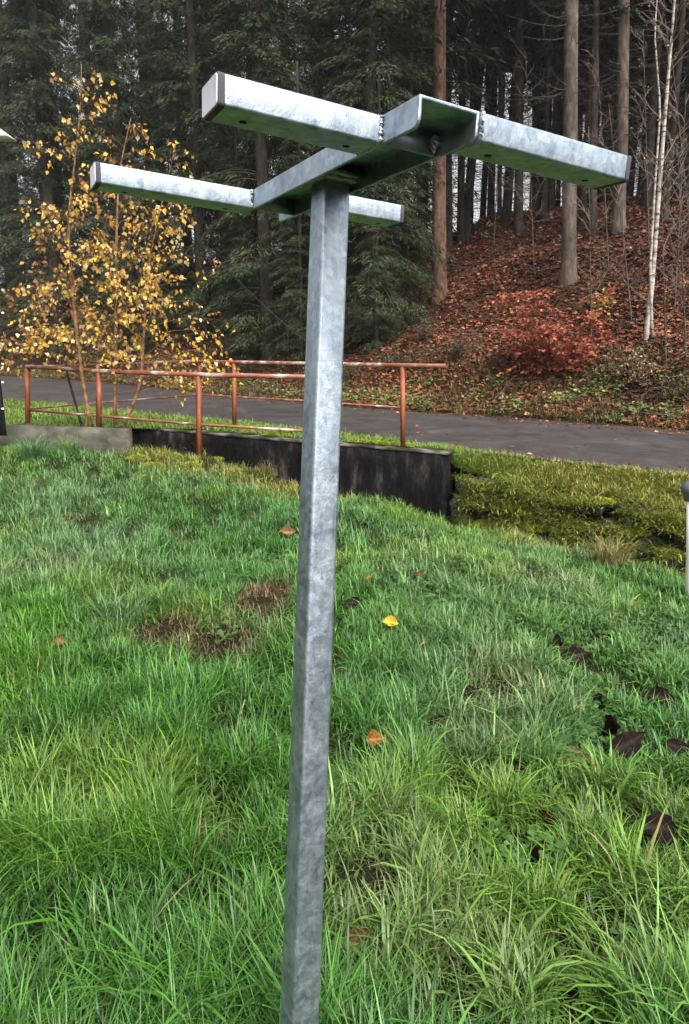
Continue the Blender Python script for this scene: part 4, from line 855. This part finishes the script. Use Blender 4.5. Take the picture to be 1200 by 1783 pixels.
# ------------------------------------------------------------------ fallen leaves, one by one
def leafmesh(L, seed, col, broad=.5):
    r = np.random.default_rng(seed); nu, nv_ = 19, 7; V = []; T = []; cup = .25 + .5 * r.random(); bend = 1.3 * r.normal(); tw_ = 1.6 * r.normal()
    for a in range(nu):
        s = a / (nu - 1); wd_ = broad * L * (math.sin(math.pi * s ** .8) ** 1.15) * .5 + .0006
        for b in range(nv_):
            q = b / (nv_ - 1) * 2 - 1; y = q * wd_; z = cup * abs(q) ** 1.3 * wd_ + bend * L * .35 * (s - .5) ** 2 + tw_ * q * wd_ * (s - .5) + L * (.03 * math.sin(s * 26 + abs(q) * 5 + seed) * abs(q) + .05 * math.sin(s * 9 + q * 4 + seed * 2) * q * q)
            V.append(((s - .5) * L, y, z)); vein = 2.6 if b == 3 else (1.9 if (a + abs(b - 3)) % 3 == 0 else 1.0); T.append(np.array(col) * vein * (.75 + .5 * r.random()))
    F = [(a * nv_ + b, (a + 1) * nv_ + b, (a + 1) * nv_ + b + 1, a * nv_ + b + 1) for a in range(nu - 1) for b in range(nv_ - 1)]
    return mesh('fallen_leaf', V, np.array(F), np.array(T), True)
LCOL = {'D': (.010, .0065, .0055), 'B': (.05, .021, .011), 'T': (.105, .056, .028), 'Y': (.42, .25, .025), 'O': (.16, .06, .018)}
for q, ((px, py, sz, kd, az, lb), p) in enumerate(zip(FALLEN, FP)):
    Lw = sz * np.linalg.norm(p - CAM) / FPX * 1.08; o = obj('fallen_leaf', leafmesh(Lw, 300 + q, LCOL[kd], .46 if kd in 'DB' else .66), M['deadleaf'], label=lb, cat='leaf', group='fallen leaves in the meadow')
    o.location = [float(v) for v in (p + np.array([0, 0, .012]))]; up_ = az < 30
    o.rotation_euler = (rad(35 + 20 * rng.random()) if not up_ else rad(60), rad(rng.normal() * 12 + (55 if up_ else 0)), rad(rng.normal() * 25 + (0 if not up_ else 80)))

# ------------------------------------------------------------------ small things at the frame edges
ep = empty('fence_post', at(1, 735, 9.5), 'slim black metal post with white studs at the left edge', 'post')
B_ = at(1, 735, 9.5); T_ = at(1, 497, 9.5)
me = boxmesh('shaft', (B_[0] - .06, B_[1] - .03, B_[2] - .2), (B_[0] + .06, B_[1] + .03, T_[2])); child('shaft', me, M['black'], ep)
for yy in (505, 545, 600, 634, 666, 712):
    p = at(5, yy, 9.46); a = Acc(); add_tube(a, np.array([[p[0], p[1] - .012, p[2]], [p[0], p[1] + .02, p[2]]]), .016, 8); child('stud', a.mesh('stud'), M['white'], ep)
lp = empty('street_lamp', at(-60, 700, 12.5), 'white street lamp hood peeking in at the left edge', 'lamp')
a = Acc(); b0 = at(-60, 700, 12.5); t0 = at(-60, 226, 12.5); add_tube(a, np.array([b0 - [0, 0, .4], (b0 + t0) / 2, t0]), [.06, .05, .04], 10); child('pole', a.mesh('pole', True), M['black'], lp)
a = Acc(); c = at(-30, 236, 12.5); V = []
for (zz, wx, wy) in ((-.05, .52, .16), (-.03, .52, .16), (.1, .34, .08)): V += [(c[0] - wx, c[1] - wy, c[2] + zz), (c[0] + wx, c[1] - wy, c[2] + zz), (c[0] + wx, c[1] + wy, c[2] + zz), (c[0] - wx, c[1] + wy, c[2] + zz)]
F = [(0, 3, 2, 1), (8, 9, 10, 11)] + [(r_ * 4 + q, r_ * 4 + (q + 1) % 4, r_ * 4 + 4 + (q + 1) % 4, r_ * 4 + 4 + q) for r_ in (0, 1) for q in range(4)]
a.add(V, F); child('hood', a.mesh('hood'), M['white'], lp)
gb = at(1203, 1062, 4.7); gt = at(1204, 850, 4.7); gp = empty('garden_post', gb, 'white garden post with dark grey domed cap at the right edge', 'post')
a = Acc(); add_tube(a, np.array([gb - [0, 0, .2], (gb + gt) / 2, gt]), .034, 14); child('shaft', a.mesh('shaft', True), M['white'], gp)
prof = [(-.10, .036), (-.095, .045), (-.05, .05), (-.03, .066), (.0, .072), (.03, .06), (.055, .03), (.06, .0005)]
a = Acc(); add_tube(a, np.array([[gt[0], gt[1], gt[2] + .0 + z] for z, _ in prof]), [r_ for _, r_ in prof], 16); child('cap', a.mesh('cap', True), M['greycap'], gp)
# hanging cable across the slope
cp = np.array([at(1330, 395, 13.0), at(1200, 452, 13.2), at(1050, 515, 13.4), at(905, 566, 13.6), at(760, 614, 13.9), at(600, 622, 14.2), at(530, 596, 14.5), at(430, 505, 15.0), at(330, 400, 15.5)])
s = np.linspace(0, 1, 50); u = np.linspace(0, 1, len(cp)); cq = np.stack([np.interp(s, u, cp[:, c]) for c in range(3)], -1)
for _ in range(4): cq[1:-1] = (cq[:-2] + 2 * cq[1:-1] + cq[2:]) / 4
a = Acc(); add_tube(a, cq, .008, 5); obj('hanging_cable', a.mesh('hanging_cable'), M['cable'], label='thin black cable sagging across the leafy slope', cat='cable')


# ------------------------------------------------------------------ damp autumn air
hz = obj('haze', boxmesh('haze', (-320, -320, -6), (320, 320, 60)), None, label='thin damp mist hanging in the air over the valley', cat='mist', kind='stuff')
hm = bpy.data.materials.new('thin_mist'); hm.use_nodes = True; ht = hm.node_tree; ht.nodes.clear()
pv = ht.nodes.new('ShaderNodeVolumePrincipled'); pv.inputs['Color'].default_value = (.92, .94, .96, 1); pv.inputs['Density'].default_value = .0006; pv.inputs['Anisotropy'].default_value = .3
ho = ht.nodes.new('ShaderNodeOutputMaterial'); ht.links.new(pv.outputs[0], ho.inputs['Volume']); hz.data.materials.append(hm)
scene.cycles.volume_bounces = 0
